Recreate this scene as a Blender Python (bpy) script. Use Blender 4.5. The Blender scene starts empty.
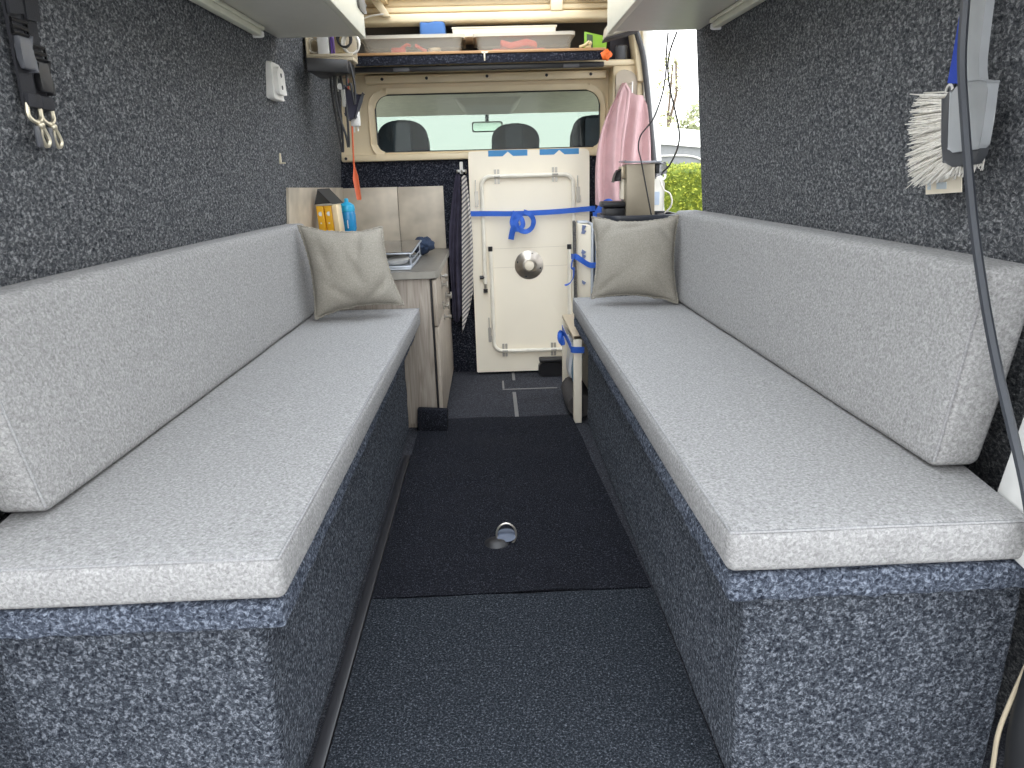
import bpy, bmesh, math, random
from mathutils import Vector, Matrix, noise
random.seed(7)
S = bpy.context.scene
COL = S.collection
PI = math.pi
V = Vector

# ------------------------------------------------------------------ materials
def _new(name):
    m = bpy.data.materials.new(name); m.use_nodes = True
    nt = m.node_tree; b = nt.nodes['Principled BSDF']
    return m, nt, b
def setp(b, **k):
    for n, v in k.items():
        b.inputs[n.replace('_', ' ')].default_value = v
def plain(name, col, rough=.5, metal=0., bump=None, spec=.5, alpha=None, var=.06, vscale=25):
    """painted / moulded surface with a faint mottled tone and optional bump"""
    m, nt, b = _new(name)
    N, L = nt.nodes, nt.links
    tc = N.new('ShaderNodeTexCoord'); nz = N.new('ShaderNodeTexNoise'); nz.inputs['Scale'].default_value = vscale
    L.new(tc.outputs['Object'], nz.inputs['Vector'])
    cr = N.new('ShaderNodeValToRGB')
    cr.color_ramp.elements[0].position = .3; cr.color_ramp.elements[1].position = .7
    cr.color_ramp.elements[0].color = tuple(c*(1-var) for c in col)+(1,)
    cr.color_ramp.elements[1].color = tuple(min(1, c*(1+var)) for c in col)+(1,)
    L.new(nz.outputs['Fac'], cr.inputs['Fac']); L.new(cr.outputs['Color'], b.inputs['Base Color'])
    setp(b, Roughness=rough, Metallic=metal)
    b.inputs['Specular IOR Level'].default_value = spec
    if alpha is not None: b.inputs['Alpha'].default_value = alpha
    if bump:
        sc, st = bump
        n2 = N.new('ShaderNodeTexNoise'); n2.inputs['Scale'].default_value = sc
        L.new(tc.outputs['Object'], n2.inputs['Vector'])
        bp = N.new('ShaderNodeBump'); bp.inputs['Strength'].default_value = st; bp.inputs['Distance'].default_value = .004
        L.new(n2.outputs['Fac'], bp.inputs['Height']); L.new(bp.outputs['Normal'], b.inputs['Normal'])
    return m
def speckle(name, dark, mid, light, scale=150., lo=.36, hi=.66, bump=.8, fine=0., stretch=(1, 1, 1), detail=3., dist=.006):
    """felted fibre: dark and light flecks"""
    m, nt, b = _new(name); N, L = nt.nodes, nt.links
    tc = N.new('ShaderNodeTexCoord'); mp = N.new('ShaderNodeMapping'); mp.inputs['Scale'].default_value = stretch
    L.new(tc.outputs['Object'], mp.inputs['Vector'])
    nz = N.new('ShaderNodeTexNoise'); nz.inputs['Scale'].default_value = scale; nz.inputs['Detail'].default_value = detail
    nz.inputs['Roughness'].default_value = .65; nz.inputs['Distortion'].default_value = .6
    L.new(mp.outputs['Vector'], nz.inputs['Vector'])
    cr = N.new('ShaderNodeValToRGB'); e = cr.color_ramp.elements
    e[0].position = lo; e[0].color = dark+(1,); e[1].position = hi; e[1].color = light+(1,)
    k = e.new((lo+hi)/2); k.color = mid+(1,)
    L.new(nz.outputs['Fac'], cr.inputs['Fac']); L.new(cr.outputs['Color'], b.inputs['Base Color'])
    setp(b, Roughness=.95); b.inputs['Specular IOR Level'].default_value = .15
    b.inputs['Sheen Weight'].default_value = fine; b.inputs['Sheen Roughness'].default_value = .5
    if bump:
        bp = N.new('ShaderNodeBump'); bp.inputs['Strength'].default_value = bump; bp.inputs['Distance'].default_value = dist
        L.new(nz.outputs['Fac'], bp.inputs['Height']); L.new(bp.outputs['Normal'], b.inputs['Normal'])
    return m
def glass(name, tint=(1, 1, 1), gloss=.08, rough=.02):
    m, nt, b = _new(name); N, L = nt.nodes, nt.links
    t = N.new('ShaderNodeBsdfTransparent'); t.inputs['Color'].default_value = tint+(1,)
    g = N.new('ShaderNodeBsdfGlossy'); g.inputs['Roughness'].default_value = rough
    mx = N.new('ShaderNodeMixShader')
    mx.inputs['Fac'].default_value = .012; L.new(t.outputs['BSDF'], mx.inputs[1]); L.new(g.outputs['BSDF'], mx.inputs[2])
    L.new(mx.outputs['Shader'], N['Material Output'].inputs['Surface'])
    return m
def frosted(name, col, a=.35):
    m, nt, b = _new(name); N, L = nt.nodes, nt.links
    setp(b, Roughness=.25); b.inputs['Base Color'].default_value = col+(1,)
    t = N.new('ShaderNodeBsdfTransparent'); t.inputs['Color'].default_value = (.97, .97, .95, 1)
    mx = N.new('ShaderNodeMixShader'); mx.inputs['Fac'].default_value = a
    L.new(t.outputs['BSDF'], mx.inputs[1]); L.new(b.outputs['BSDF'], mx.inputs[2])
    L.new(mx.outputs['Shader'], N['Material Output'].inputs['Surface'])
    return m
def wood(name, a, b_, axis='z', sc=30):
    m, nt, b = _new(name); N, L = nt.nodes, nt.links
    tc = N.new('ShaderNodeTexCoord'); mp = N.new('ShaderNodeMapping')
    mp.inputs['Scale'].default_value = {'z': (sc, sc, sc*.06), 'x': (sc*.06, sc, sc), 'y': (sc, sc*.06, sc)}[axis]
    L.new(tc.outputs['Object'], mp.inputs['Vector'])
    nz = N.new('ShaderNodeTexNoise'); nz.inputs['Scale'].default_value = 2.4; nz.inputs['Detail'].default_value = 6; nz.inputs['Distortion'].default_value = 1.2
    L.new(mp.outputs['Vector'], nz.inputs['Vector'])
    cr = N.new('ShaderNodeValToRGB'); cr.color_ramp.elements[0].position = .32; cr.color_ramp.elements[1].position = .7
    cr.color_ramp.elements[0].color = a+(1,); cr.color_ramp.elements[1].color = b_+(1,)
    L.new(nz.outputs['Fac'], cr.inputs['Fac']); L.new(cr.outputs['Color'], b.inputs['Base Color'])
    setp(b, Roughness=.55)
    return m
def stripes(name, a, b_, scale, axis='X', rough=.9, rot=(0, 0, 0)):
    m, nt, b = _new(name); N, L = nt.nodes, nt.links
    tc = N.new('ShaderNodeTexCoord'); mp = N.new('ShaderNodeMapping'); mp.inputs['Rotation'].default_value = rot
    L.new(tc.outputs['Object'], mp.inputs['Vector'])
    w = N.new('ShaderNodeTexWave'); w.bands_direction = axis; w.inputs['Scale'].default_value = scale; w.inputs['Distortion'].default_value = .3
    L.new(mp.outputs['Vector'], w.inputs['Vector'])
    cr = N.new('ShaderNodeValToRGB'); cr.color_ramp.elements[0].position = .42; cr.color_ramp.elements[1].position = .58
    cr.color_ramp.elements[0].color = a+(1,); cr.color_ramp.elements[1].color = b_+(1,)
    L.new(w.outputs['Fac'], cr.inputs['Fac']); L.new(cr.outputs['Color'], b.inputs['Base Color'])
    setp(b, Roughness=rough); b.inputs['Specular IOR Level'].default_value = .2
    return m

M = {}
M['carpet'] = speckle('grey flecked carpet lining', (.022, .026, .033), (.112, .118, .128), (.40, .408, .42), 170, .32, .71, 1.0, .0, detail=4, stretch=(1, .8, 1.1))
M['carpet_base'] = speckle('blue grey flecked carpet', (.011, .014, .023), (.076, .087, .107), (.335, .365, .42), 205, .35, .69, 1.0, .0, detail=5)
M['carpet_lid_sheen'] = speckle('blue grey carpet with sky sheen', (.014, .019, .032), (.095, .112, .15), (.36, .41, .50), 190, .34, .69, 1.0, .0, detail=5)  # bench lid carpet; bluish sky sheen on its nap is put into the colour
M['carpet_bulk'] = speckle('dark flecked carpet', (.006, .007, .012), (.02, .022, .032), (.17, .18, .22), 190, .36, .74, .6, .0)
M['mat_dark'] = speckle('dark ribbed runner', (.005, .0055, .008), (.014, .0155, .022), (.12, .125, .155), 340, .40, .74, .6, 0)
M['mat_light'] = speckle('charcoal doormat', (.007, .0095, .013), (.029, .034, .043), (.17, .185, .215), 290, .38, .72, .6, 0)
M['floor'] = speckle('grey black needle felt', (.016, .017, .022), (.045, .047, .057), (.15, .155, .175), 330, .34, .72, .5, 0)
M['fabric'] = speckle('light grey melange upholstery', (.20, .198, .198), (.322, .320, .320), (.46, .458, .456), 230, .31, .70, .4, .0, detail=5, dist=.002)
M['fabric_seam'] = speckle('light grey seam', (.25, .25, .255), (.325, .325, .33), (.42, .42, .425), 300, .3, .7, .2, 0)
M['linen'] = speckle('taupe linen', (.225, .207, .175), (.30, .28, .24), (.385, .362, .32), 330, .3, .7, .35, .0, detail=5, dist=.002)
M['linen_seam'] = speckle('taupe linen edge', (.22, .205, .17), (.32, .30, .255), (.42, .39, .34), 300, .3, .7, .3, 0)
M['cream'] = plain('cream painted metal', (.76, .64, .435), .38, 0, (14, .08), vscale=6)
M['cream_dk'] = plain('cream painted recess', (.50, .43, .31), .42, vscale=6)
M['panel'] = plain('ivory laminate', (.86, .79, .65), .4, 0, None, var=.02, vscale=5)
M['tubewhite'] = plain('white lacquered tube', (.80, .76, .66), .3)
M['white'] = plain('white plastic', (.80, .79, .76), .35)
M['offwhite'] = plain('off white cupboard laminate', (.60, .59, .53), .45, var=.02)
M['cupface'] = plain('cream cupboard front', (.70, .69, .58), .35, var=.02)
M['strip'] = plain('cream light strip cover', (.78, .78, .65), .3)
M['black'] = plain('black plastic', (.012, .012, .014), .4)
M['rubber'] = plain('black rubber', (.014, .015, .017), .55)
M['grey_seal'] = plain('dark grey rubber', (.06, .06, .065), .5)
M['blacktrim'] = plain('black trim strip', (.03, .03, .034), .35)
M['chrome'] = plain('polished metal', (.52, .48, .43), .34, 1., None, var=.2, vscale=30)
M['alu'] = plain('brushed aluminium', (.56, .60, .66), .5, .85)
M['nickel'] = plain('nickel fitting', (.42, .40, .36), .4, .8)
M['brass'] = plain('brass fitting', (.72, .66, .52), .42, .85)
M['bluestrap'] = plain('blue webbing', (.025, .12, .56), .6, 0, (600, .4))
M['bluetape'] = plain('blue tape', (.055, .24, .50), .6)
M['blackweb'] = plain('black webbing', (.028, .029, .036), .7, 0, (700, .5))
M['buckle'] = plain('grey black buckle', (.10, .105, .12), .35)
M['wood'] = wood('grey oak laminate', (.235, .195, .16), (.43, .38, .325), 'z', 34)
M['woodfront'] = wood('grey oak laminate front', (.33, .275, .22), (.50, .44, .37), 'z', 34)
M['ply'] = wood('plywood edge', (.40, .21, .09), (.56, .34, .17), 'x', 40)
M['worktop'] = plain('grey stone worktop', (.155, .142, .122), .33, 0, None, var=.12, vscale=40)
M['worktop_edge'] = plain('pale worktop edge', (.30, .285, .25), .4, var=.08, vscale=40)
M['splash'] = plain('beige stone panel', (.50, .44, .355), .42, 0, None, var=.22, vscale=11)
M['pink'] = plain('pink cotton', (.60, .40, .41), .9, 0, (900, .3), spec=.1, var=.05)
M['navy'] = plain('dark navy cloth', (.060, .055, .082), .9, 0, (500, .6), spec=.1, var=.2)
M['stripe'] = stripes('striped cloth', (.16, .155, .165), (.62, .58, .53), 24., 'Z', rot=(.0, .75, 0))
M['headrest'] = plain('charcoal seat cloth', (.028, .033, .044), .9, 0, (300, .4), spec=.15, var=.25, vscale=12)
M['coffee_side'] = plain('champagne plastic', (.30, .26, .195), .38, .25, None, var=.05)
M['tank'] = frosted('smoked water tank', (.30, .30, .33), .6)
M['silver'] = plain('silver plastic', (.45, .46, .50), .25, .6)
M['orange'] = plain('orange red plastic', (.82, .17, .07), .4)
M['orange2'] = plain('bright orange cloth', (.9, .16, .02), .6)
M['green'] = plain('lime green card', (.24, .46, .035), .5)
M['yellow'] = plain('yellow carton', (.80, .42, .02), .4)
M['film'] = plain('pale clear film over card', (.82, .66, .42), .25)
M['bottleblue'] = plain('cyan bottle plastic', (.02, .24, .50), .25)
M['bottlecap'] = plain('light cyan cap', (.03, .40, .66), .3)
M['clearbox'] = frosted('translucent storage plastic', (.72, .69, .62), .16)
M['clearlid'] = frosted('translucent lid', (.80, .76, .66), .50)
M['paper'] = plain('paper cream', (.80, .73, .60), .6)
M['bluebag'] = plain('blue fabric', (.05, .14, .36), .7)
M['red'] = plain('red plastic', (.65, .06, .04), .4)
M['cordblack'] = plain('black cable sheath', (.03, .03, .033), .45)
M['cordgrey'] = plain('dark grey cable sheath', (.042, .047, .058), .4)
M['cordwhite'] = plain('white cable sheath', (.72, .69, .62), .4)
M['brushgrey'] = plain('grey brush plastic', (.33, .345, .36), .4)
M['brushrim'] = plain('dark grey rubber rim', (.055, .058, .065), .5)
M['bristle'] = plain('pale bristle', (.78, .755, .70), .7, var=.12, vscale=180)
M['headliner'] = plain('cab headliner', (.78, .70, .54), .8)
M['cabdark'] = plain('dark overhead lining', (.10, .092, .082), .8)
M['dash'] = plain('grey dashboard', (.32, .32, .31), .6)
M['bodywhite'] = plain('white vehicle paint', (.80, .80, .78), .25)
M['glass'] = glass('clear window glass', (.90, .95, .92))
M['windscreen'] = glass('green tinted windscreen', (.49, .525, .505))
M['mirror'] = plain('mirror glass', (.30, .36, .32), .12, 1.)
M['stoveglass'] = plain('glossy dark glass lid', (.10, .10, .10), .05, .75, None, var=.01)
M['darkblue'] = plain('dark blue net cloth', (.018, .035, .075), .8, 0, (300, 1.))
M['seamstrip'] = plain('pale seam line', (.20, .195, .19), .7)
M['whitepack'] = plain('white printed pouch', (.66, .68, .70), .4)
M['cyanpack'] = plain('teal pouch', (.02, .20, .36), .4)
M['felt'] = speckle('grey felt', (.05, .05, .05), (.12, .115, .11), (.25, .24, .23), 300, .35, .7, .5)
M['basketbrown'] = plain('dark brown cloth roll', (.05, .045, .045), .85, 0, (120, .6))
M['purple'] = plain('purple print', (.14, .07, .33), .5)
M['beigeboard'] = plain('pale yellow board', (.66, .54, .30), .6)
M['tarmac'] = plain('grey tarmac', (.20, .20, .195), .9, 0, (90, .4))
M['canvas_w'] = plain('white canvas roof', (.78, .76, .70), .7)
M['canvas_g'] = plain('grey canvas', (.22, .225, .23), .7)
M['render_wall'] = plain('pale mint render', (.66, .74, .70), .9)
M['bark'] = plain('brown bark', (.16, .12, .09), .9, 0, (40, .8))

def leaves(name, a, b_, sc=60):
    m, nt, b = _new(name); N, L = nt.nodes, nt.links
    tc = N.new('ShaderNodeTexCoord'); nz = N.new('ShaderNodeTexNoise'); nz.inputs['Scale'].default_value = sc
    L.new(tc.outputs['Object'], nz.inputs['Vector'])
    cr = N.new('ShaderNodeValToRGB'); cr.color_ramp.elements[0].position = .35; cr.color_ramp.elements[1].position = .68
    cr.color_ramp.elements[0].color = a+(1,); cr.color_ramp.elements[1].color = b_+(1,)
    L.new(nz.outputs['Fac'], cr.inputs['Fac']); L.new(cr.outputs['Color'], b.inputs['Base Color']); setp(b, Roughness=.7)
    return m
M['hedge'] = leaves('clipped hedge leaf', (.08, .13, .008), (.42, .44, .04), 26)
M['treeleaf'] = leaves('pale tree leaf', (.28, .30, .12), (.62, .60, .34), 6)
M['bushleaf'] = leaves('olive bush leaf', (.24, .27, .13), (.50, .50, .30), 6)

# ------------------------------------------------------------------ mesh helpers (all coordinates in world metres)
ORG = {}
OFF = V((0, 0, 0))
def to_obj(name, bm, mat, parent=None, smooth=35, mats=None):
    if OFF.length: bmesh.ops.translate(bm, verts=bm.verts, vec=OFF)
    bmesh.ops.recalc_face_normals(bm, faces=bm.faces)
    me = bpy.data.meshes.new(name)
    if parent is not None: o0 = ORG[parent.name]
    else:
        xs = [v.co for v in bm.verts]
        lo = V((min(v.x for v in xs), min(v.y for v in xs), min(v.z for v in xs)))
        hi = V((max(v.x for v in xs), max(v.y for v in xs), max(v.z for v in xs)))
        o0 = V(((lo.x+hi.x)/2, (lo.y+hi.y)/2, lo.z))
    bmesh.ops.translate(bm, verts=bm.verts, vec=-o0)
    if smooth:
        lim = math.radians(smooth)
        for f in bm.faces: f.smooth = True
        for e in bm.edges:
            e.smooth = (len(e.link_faces) == 2 and e.calc_face_angle(0) < lim)
    bm.to_mesh(me); bm.free()
    me.materials.append(M[mat] if isinstance(mat, str) else mat)
    for x in (mats or []): me.materials.append(M[x])
    o = bpy.data.objects.new(name, me); COL.objects.link(o)
    ORG[o.name] = o0
    if parent is not None: o.parent = parent
    else: o.location = o0
    return o
def tag(o, label, cat, group=None):
    o['label'] = label; o['category'] = cat
    if group: o['group'] = group
    return o
def thing(name, label, cat, loc, group=None):
    o = bpy.data.objects.new(name, None); o.empty_display_size = .05
    COL.objects.link(o); o.location = V(loc)+OFF; ORG[o.name] = V(loc)+OFF
    return tag(o, label, cat, group)
def struct(name, bm, mat, smooth=35, parent=None):
    o = to_obj(name, bm, mat, parent, smooth)
    if parent is None: o['kind'] = 'structure'
    return o
def join(*bms):
    out = bmesh.new()
    for b in bms:
        me = bpy.data.meshes.new('tmp'); b.to_mesh(me); b.free(); out.from_mesh(me); bpy.data.meshes.remove(me)
    return out
def box(lo, hi, r=0., seg=2):
    bm = bmesh.new(); lo, hi = V(lo), V(hi)
    bmesh.ops.create_cube(bm, size=1)
    for v in bm.verts:
        v.co = V((lo.x if v.co.x < 0 else hi.x, lo.y if v.co.y < 0 else hi.y, lo.z if v.co.z < 0 else hi.z))
    if r > 0: bmesh.ops.bevel(bm, geom=bm.edges[:], offset=r, segments=seg, profile=.5, affect='EDGES')
    return bm
def hexa(p, r=0., seg=2):
    """p: 8 corners, bottom quad then top quad in the same order"""
    bm = bmesh.new(); vs = [bm.verts.new(q) for q in p]
    for f in ((0, 1, 2, 3), (4, 5, 6, 7), (0, 1, 5, 4), (1, 2, 6, 5), (2, 3, 7, 6), (3, 0, 4, 7)):
        bm.faces.new([vs[i] for i in f])
    bmesh.ops.recalc_face_normals(bm, faces=bm.faces)
    if r > 0: bmesh.ops.bevel(bm, geom=bm.edges[:], offset=r, segments=seg, profile=.5, affect='EDGES')
    return bm
def rrect(x0, x1, z0, z1, r, seg=6):
    if not isinstance(r, (tuple, list)): r = (r,)*4      # bl, br, tr, tl
    pts = []
    for (cx, cz, a0, rr) in ((x0+r[0], z0+r[0], PI, r[0]), (x1-r[1], z0+r[1], 1.5*PI, r[1]), (x1-r[2], z1-r[2], 0, r[2]), (x0+r[3], z1-r[3], .5*PI, r[3])):
        for i in range(seg+1):
            a = a0+PI/2*i/seg; pts.append((cx+rr*math.cos(a), cz+rr*math.sin(a)))
    return pts
def prism(pts, fn, d0, d1, holes=(), bev=0.):
    """pts 2-D outline; fn(a,b,d) -> 3-D; extruded from depth d0 to d1, holes cut through"""
    bm = bmesh.new(); loops = []
    for loop in [pts]+list(holes):
        vs = [bm.verts.new((a, b, 0)) for a, b in loop]
        for i in range(len(vs)): bm.edges.new((vs[i], vs[(i+1) % len(vs)]))
        loops.append(vs)
    if holes: bmesh.ops.triangle_fill(bm, use_beauty=True, use_dissolve=False, edges=bm.edges[:])
    else: bm.faces.new(loops[0])
    base = bm.faces[:]
    ex = bmesh.ops.extrude_face_region(bm, geom=base)
    top = [g for g in ex['geom'] if isinstance(g, bmesh.types.BMVert)]
    bmesh.ops.translate(bm, verts=top, vec=(0, 0, 1))
    bmesh.ops.recalc_face_normals(bm, faces=bm.faces)
    for v in bm.verts: v.co = V(fn(v.co.x, v.co.y, d0 if v.co.z < .5 else d1))
    if bev > 0:
        eds = [e for e in bm.edges if len(e.link_faces) == 2 and e.calc_face_angle(0) > .6]
        bmesh.ops.bevel(bm, geom=eds, offset=bev, segments=2, profile=.5, affect='EDGES')
    return bm
XZ = lambda a, b, d: (a, d, b)
YZ = lambda a, b, d: (d, a, b)
XY = lambda a, b, d: (a, b, d)
def smoothpath(pts, n=6, closed=False):
    pts = [V(p) for p in pts]; out = []
    N = len(pts); rng = range(N if closed else N-1)
    for i in rng:
        p0 = pts[(i-1) % N] if (closed or i > 0) else pts[0]; p1 = pts[i]; p2 = pts[(i+1) % N]
        p3 = pts[(i+2) % N] if (closed or i+2 < N) else pts[-1]
        for k in range(n):
            t = k/n
            out.append(.5*((2*p1)+(p2-p0)*t+(2*p0-5*p1+4*p2-p3)*t*t+(3*p1-p0-3*p2+p3)*t**3))
    if not closed: out.append(pts[-1])
    return out
def tube(pts, r, res=8, closed=False, smooth=0):
    if smooth: pts = smoothpath(pts, smooth, closed)
    pts = [V(p) for p in pts]; n = len(pts); bm = bmesh.new(); rings = []
    up = None
    for i in range(n):
        a = pts[(i-1) % n] if (closed or i > 0) else pts[0]; b = pts[(i+1) % n] if (closed or i < n-1) else pts[-1]
        t = (b-a).normalized() if (b-a).length > 1e-9 else V((0, 0, 1))
        if up is None: up = V((0, 0, 1)) if abs(t.z) < .9 else V((1, 0, 0))
        s = t.cross(up).normalized(); up = s.cross(t).normalized()
        rr = r[i] if isinstance(r, (list, tuple)) else r
        rings.append([bm.verts.new(pts[i]+(s*math.cos(2*PI*k/res)+up*math.sin(2*PI*k/res))*rr) for k in range(res)])
    for i in range(n if closed else n-1):
        A, B = rings[i], rings[(i+1) % n]
        for k in range(res): bm.faces.new((A[k], A[(k+1) % res], B[(k+1) % res], B[k]))
    if not closed:
        bm.faces.new(rings[0]); bm.faces.new(rings[-1])
    return bm
def ribbon(pts, width, thick, wdir, smooth=0):
    """flat strap: wdir = direction of its width (vector, or one per point)"""
    if smooth: pts = smoothpath(pts, smooth)
    pts = [V(p) for p in pts]; n = len(pts); bm = bmesh.new(); rings = []
    for i in range(n):
        a, b = pts[max(0, i-1)], pts[min(n-1, i+1)]; t = (b-a).normalized()
        w = (t.cross(V((0, 1, 0)))+V((0, .45*math.sin(i*.55), 0))).normalized() if wdir is None else V(wdir).normalized()
        w = (w-t*w.dot(t)).normalized(); nn = t.cross(w).normalized()
        ww = width(i/(n-1)) if callable(width) else width
        rings.append([bm.verts.new(pts[i]+w*sx*ww/2+nn*sy*thick/2) for sx, sy in ((-1, -1), (1, -1), (1, 1), (-1, 1))])
    for i in range(n-1):
        for k in range(4): bm.faces.new((rings[i][k], rings[i][(k+1) % 4], rings[i+1][(k+1) % 4], rings[i+1][k]))
    bm.faces.new(rings[0]); bm.faces.new(rings[-1])
    return bm
def lathe(prof, org, ax=(0, 0, 1), seg=24):
    """prof [(radius, height)] along axis ax from org"""
    ax = V(ax).normalized(); s = ax.orthogonal().normalized(); t = ax.cross(s); bm = bmesh.new(); rings = []; org = V(org)
    for r, h in prof:
        rings.append([bm.verts.new(org+ax*h+(s*math.cos(2*PI*k/seg)+t*math.sin(2*PI*k/seg))*max(r, 1e-4)) for k in range(seg)])
    for A, B in zip(rings, rings[1:]):
        for k in range(seg): bm.faces.new((A[k], A[(k+1) % seg], B[(k+1) % seg], B[k]))
    bm.faces.new(rings[0]); bm.faces.new(rings[-1])
    return bm
def ball(c, r, sub=2, sc=(1, 1, 1)):
    bm = bmesh.new(); bmesh.ops.create_icosphere(bm, subdivisions=sub, radius=1)
    for v in bm.verts: v.co = V((c[0]+v.co.x*r*sc[0], c[1]+v.co.y*r*sc[1], c[2]+v.co.z*r*sc[2]))
    return bm
def soft_box(hx, hy, hz, r, step, fn, bulge=0.):
    """rounded cushion block of half sizes, every vertex passed through fn(x,y,z in -1..1 block coords, position)"""
    def axis(h):
        n = max(2, int(2*(h-r)/step)); a = [-h, -h+.12*r, -h+.35*r, -h+.65*r]
        a += [-h+r+2*(h-r)*i/n for i in range(n+1)]
        return a+[h-.65*r, h-.35*r, h-.12*r, h]
    A = [axis(hx), axis(hy), axis(hz)]; H = (hx, hy, hz); bm = bmesh.new(); cache = {}
    def vert(i, j, k):
        key = (i, j, k)
        if key not in cache:
            p = V((A[0][i], A[1][j], A[2][k]))
            q = V([max(-(H[n]-r), min(H[n]-r, p[n])) for n in range(3)]); d = p-q
            if d.length > 1e-9: p = q+d.normalized()*r
            u = [p[n]/H[n] for n in range(3)]
            if bulge:
                for n in range(3):
                    a, b = [m for m in range(3) if m != n]
                    p[n] += bulge*u[n]*abs(u[n])**2*(1-u[a]**4)*(1-u[b]**4)*(1 if n == 2 or True else 0)
            cache[key] = bm.verts.new(fn(p))
        return cache[key]
    n0, n1, n2 = (len(a)-1 for a in A)
    for i in range(n0):
        for j in range(n1):
            for k in (0, n2): bm.faces.new((vert(i, j, k), vert(i+1, j, k), vert(i+1, j+1, k), vert(i, j+1, k)))
    for i in range(n0):
        for k in range(n2):
            for j in (0, n1): bm.faces.new((vert(i, j, k), vert(i+1, j, k), vert(i+1, j, k+1), vert(i, j, k+1)))
    for j in range(n1):
        for k in range(n2):
            for i in (0, n0): bm.faces.new((vert(i, j, k), vert(i, j+1, k), vert(i, j+1, k+1), vert(i, j, k+1)))
    return bm
def fuzz_edge(bm, amp, sc):
    for v in bm.verts:
        n = noise.noise_vector(v.co*sc); v.co += n*amp
    return bm

# ------------------------------------------------------------------ camera
CZ = .87
def make_camera():
    p, y, r = (math.radians(a) for a in (16.82, 1.35, 1.6))
    f = V((math.sin(y)*math.cos(p), math.cos(y)*math.cos(p), -math.sin(p)))
    rt = V((math.cos(y), -math.sin(y), 0)); up = rt.cross(f)
    rt2 = rt*math.cos(r)-up*math.sin(r); up2 = up*math.cos(r)+rt*math.sin(r)
    cd = bpy.data.cameras.new('camera'); cd.sensor_width = 36; cd.lens = 700*36/1024; cd.clip_start = .02
    co = bpy.data.objects.new('camera', cd); COL.objects.link(co)
    co.matrix_world = Matrix.Translation((0, 0, CZ)) @ Matrix((rt2, up2, -f)).transposed().to_4x4()
    S.camera = co
make_camera()

# ------------------------------------------------------------------ the van shell
def wl(y, z): return -(.67+.04*(2.25-y))+.10*(z-.73)      # inner face of left lining
def wr(y, z): return (.703+.026*(2.36-y))-.088*(z-.73)     # inner face of right lining
def lining(fx, y0, y1, z0, z1, t, ny=10, nz=6):
    bm = bmesh.new(); g = {}
    for s in (0, 1):
        for i in range(ny+1):
            for k in range(nz+1):
                y = y0+(y1-y0)*i/ny; z = z0+(z1-z0)*k/nz
                g[s, i, k] = bm.verts.new((fx(y, z)+t*s, y, z))
    for i in range(ny):
        for k in range(nz):
            for s in (0, 1): bm.faces.new((g[s, i, k], g[s, i+1, k], g[s, i+1, k+1], g[s, i, k+1]))
    for i in range(ny):
        for k in (0, nz): bm.faces.new((g[0, i, k], g[0, i+1, k], g[1, i+1, k], g[1, i, k]))
    for k in range(nz):
        for i in (0, ny): bm.faces.new((g[0, i, k], g[0, i, k+1], g[1, i, k+1], g[1, i, k]))
    return bm
struct('wall_left', lining(wl, .60, 3.13, 0, 1.5, -.04), 'carpet')
struct('wall_right', lining(wr, .60, 2.365, 0, 1.5, .035), 'carpet')
struct('floor', box((-.95, .30, -.05), (.95, 3.6, 0)), 'floor')
# bulkhead with its window
def bulkhead():
    out = [(-.635, .928), (.53, .928), (.53, 1.27), (-.60, 1.27)]
    win = rrect(-.46, .47, .962, 1.188, (.035, .03, .06, .06), 8)
    b1 = prism(out, XZ, 3.10, 3.135, [win[::-1]])
    rim_o = rrect(-.485, .49, .94, 1.21, (.06, .06, .08, .08), 8)
    b2 = prism(rim_o, XZ, 3.088, 3.102, [rrect(-.46, .47, .962, 1.188, (.035, .03, .06, .06), 8)[::-1]], bev=.004)
    b3 = box((-.61, 3.07, .928), (.5, 3.10, .955), .008)                  # sill ledge
    b4 = box((-.485, 3.055, 1.225), (.49, 3.10, 1.256), .006)             # folded rail over the window
    b5 = box((-.57, 2.99, 1.262), (.60, 3.12, 1.285), .008)               # upper flange
    b6 = box((.02, 3.05, 1.228), (.028, 3.06, 1.252), .001)
    return join(b1, b2, b3, b4, b5, b6)
bh = struct('wall_front', bulkhead(), 'cream')
for i, (x, z, y) in enumerate(((-.415, 1.241, 3.055), (-.237, 1.241, 3.055), (.006, 1.243, 3.055), (.246, 1.241, 3.055), (.425, 1.241, 3.055), (-.59, .942, 3.07))):
    to_obj('screw', lathe([(.006, 0), (.006, .003), (.003, .004)], (x, y, z), (0, -1, 0), 12), 'black', bh)
w1 = struct('window_1', prism(rrect(-.462, .472, .96, 1.19, (.035, .03, .06, .06), 8), XZ, 3.112, 3.117), 'glass')
to_obj('window_seal', tube([(a, 3.104, b) for a, b in rrect(-.461, .471, .961, 1.189, (.035, .03, .06, .06), 8)], .006, 6, closed=True), 'rubber', w1)
struct('trim_1', box((-.64, 3.095, 0), (.52, 3.13, .937), .004), 'carpet_bulk')       # carpet on the lower bulkhead
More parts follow.
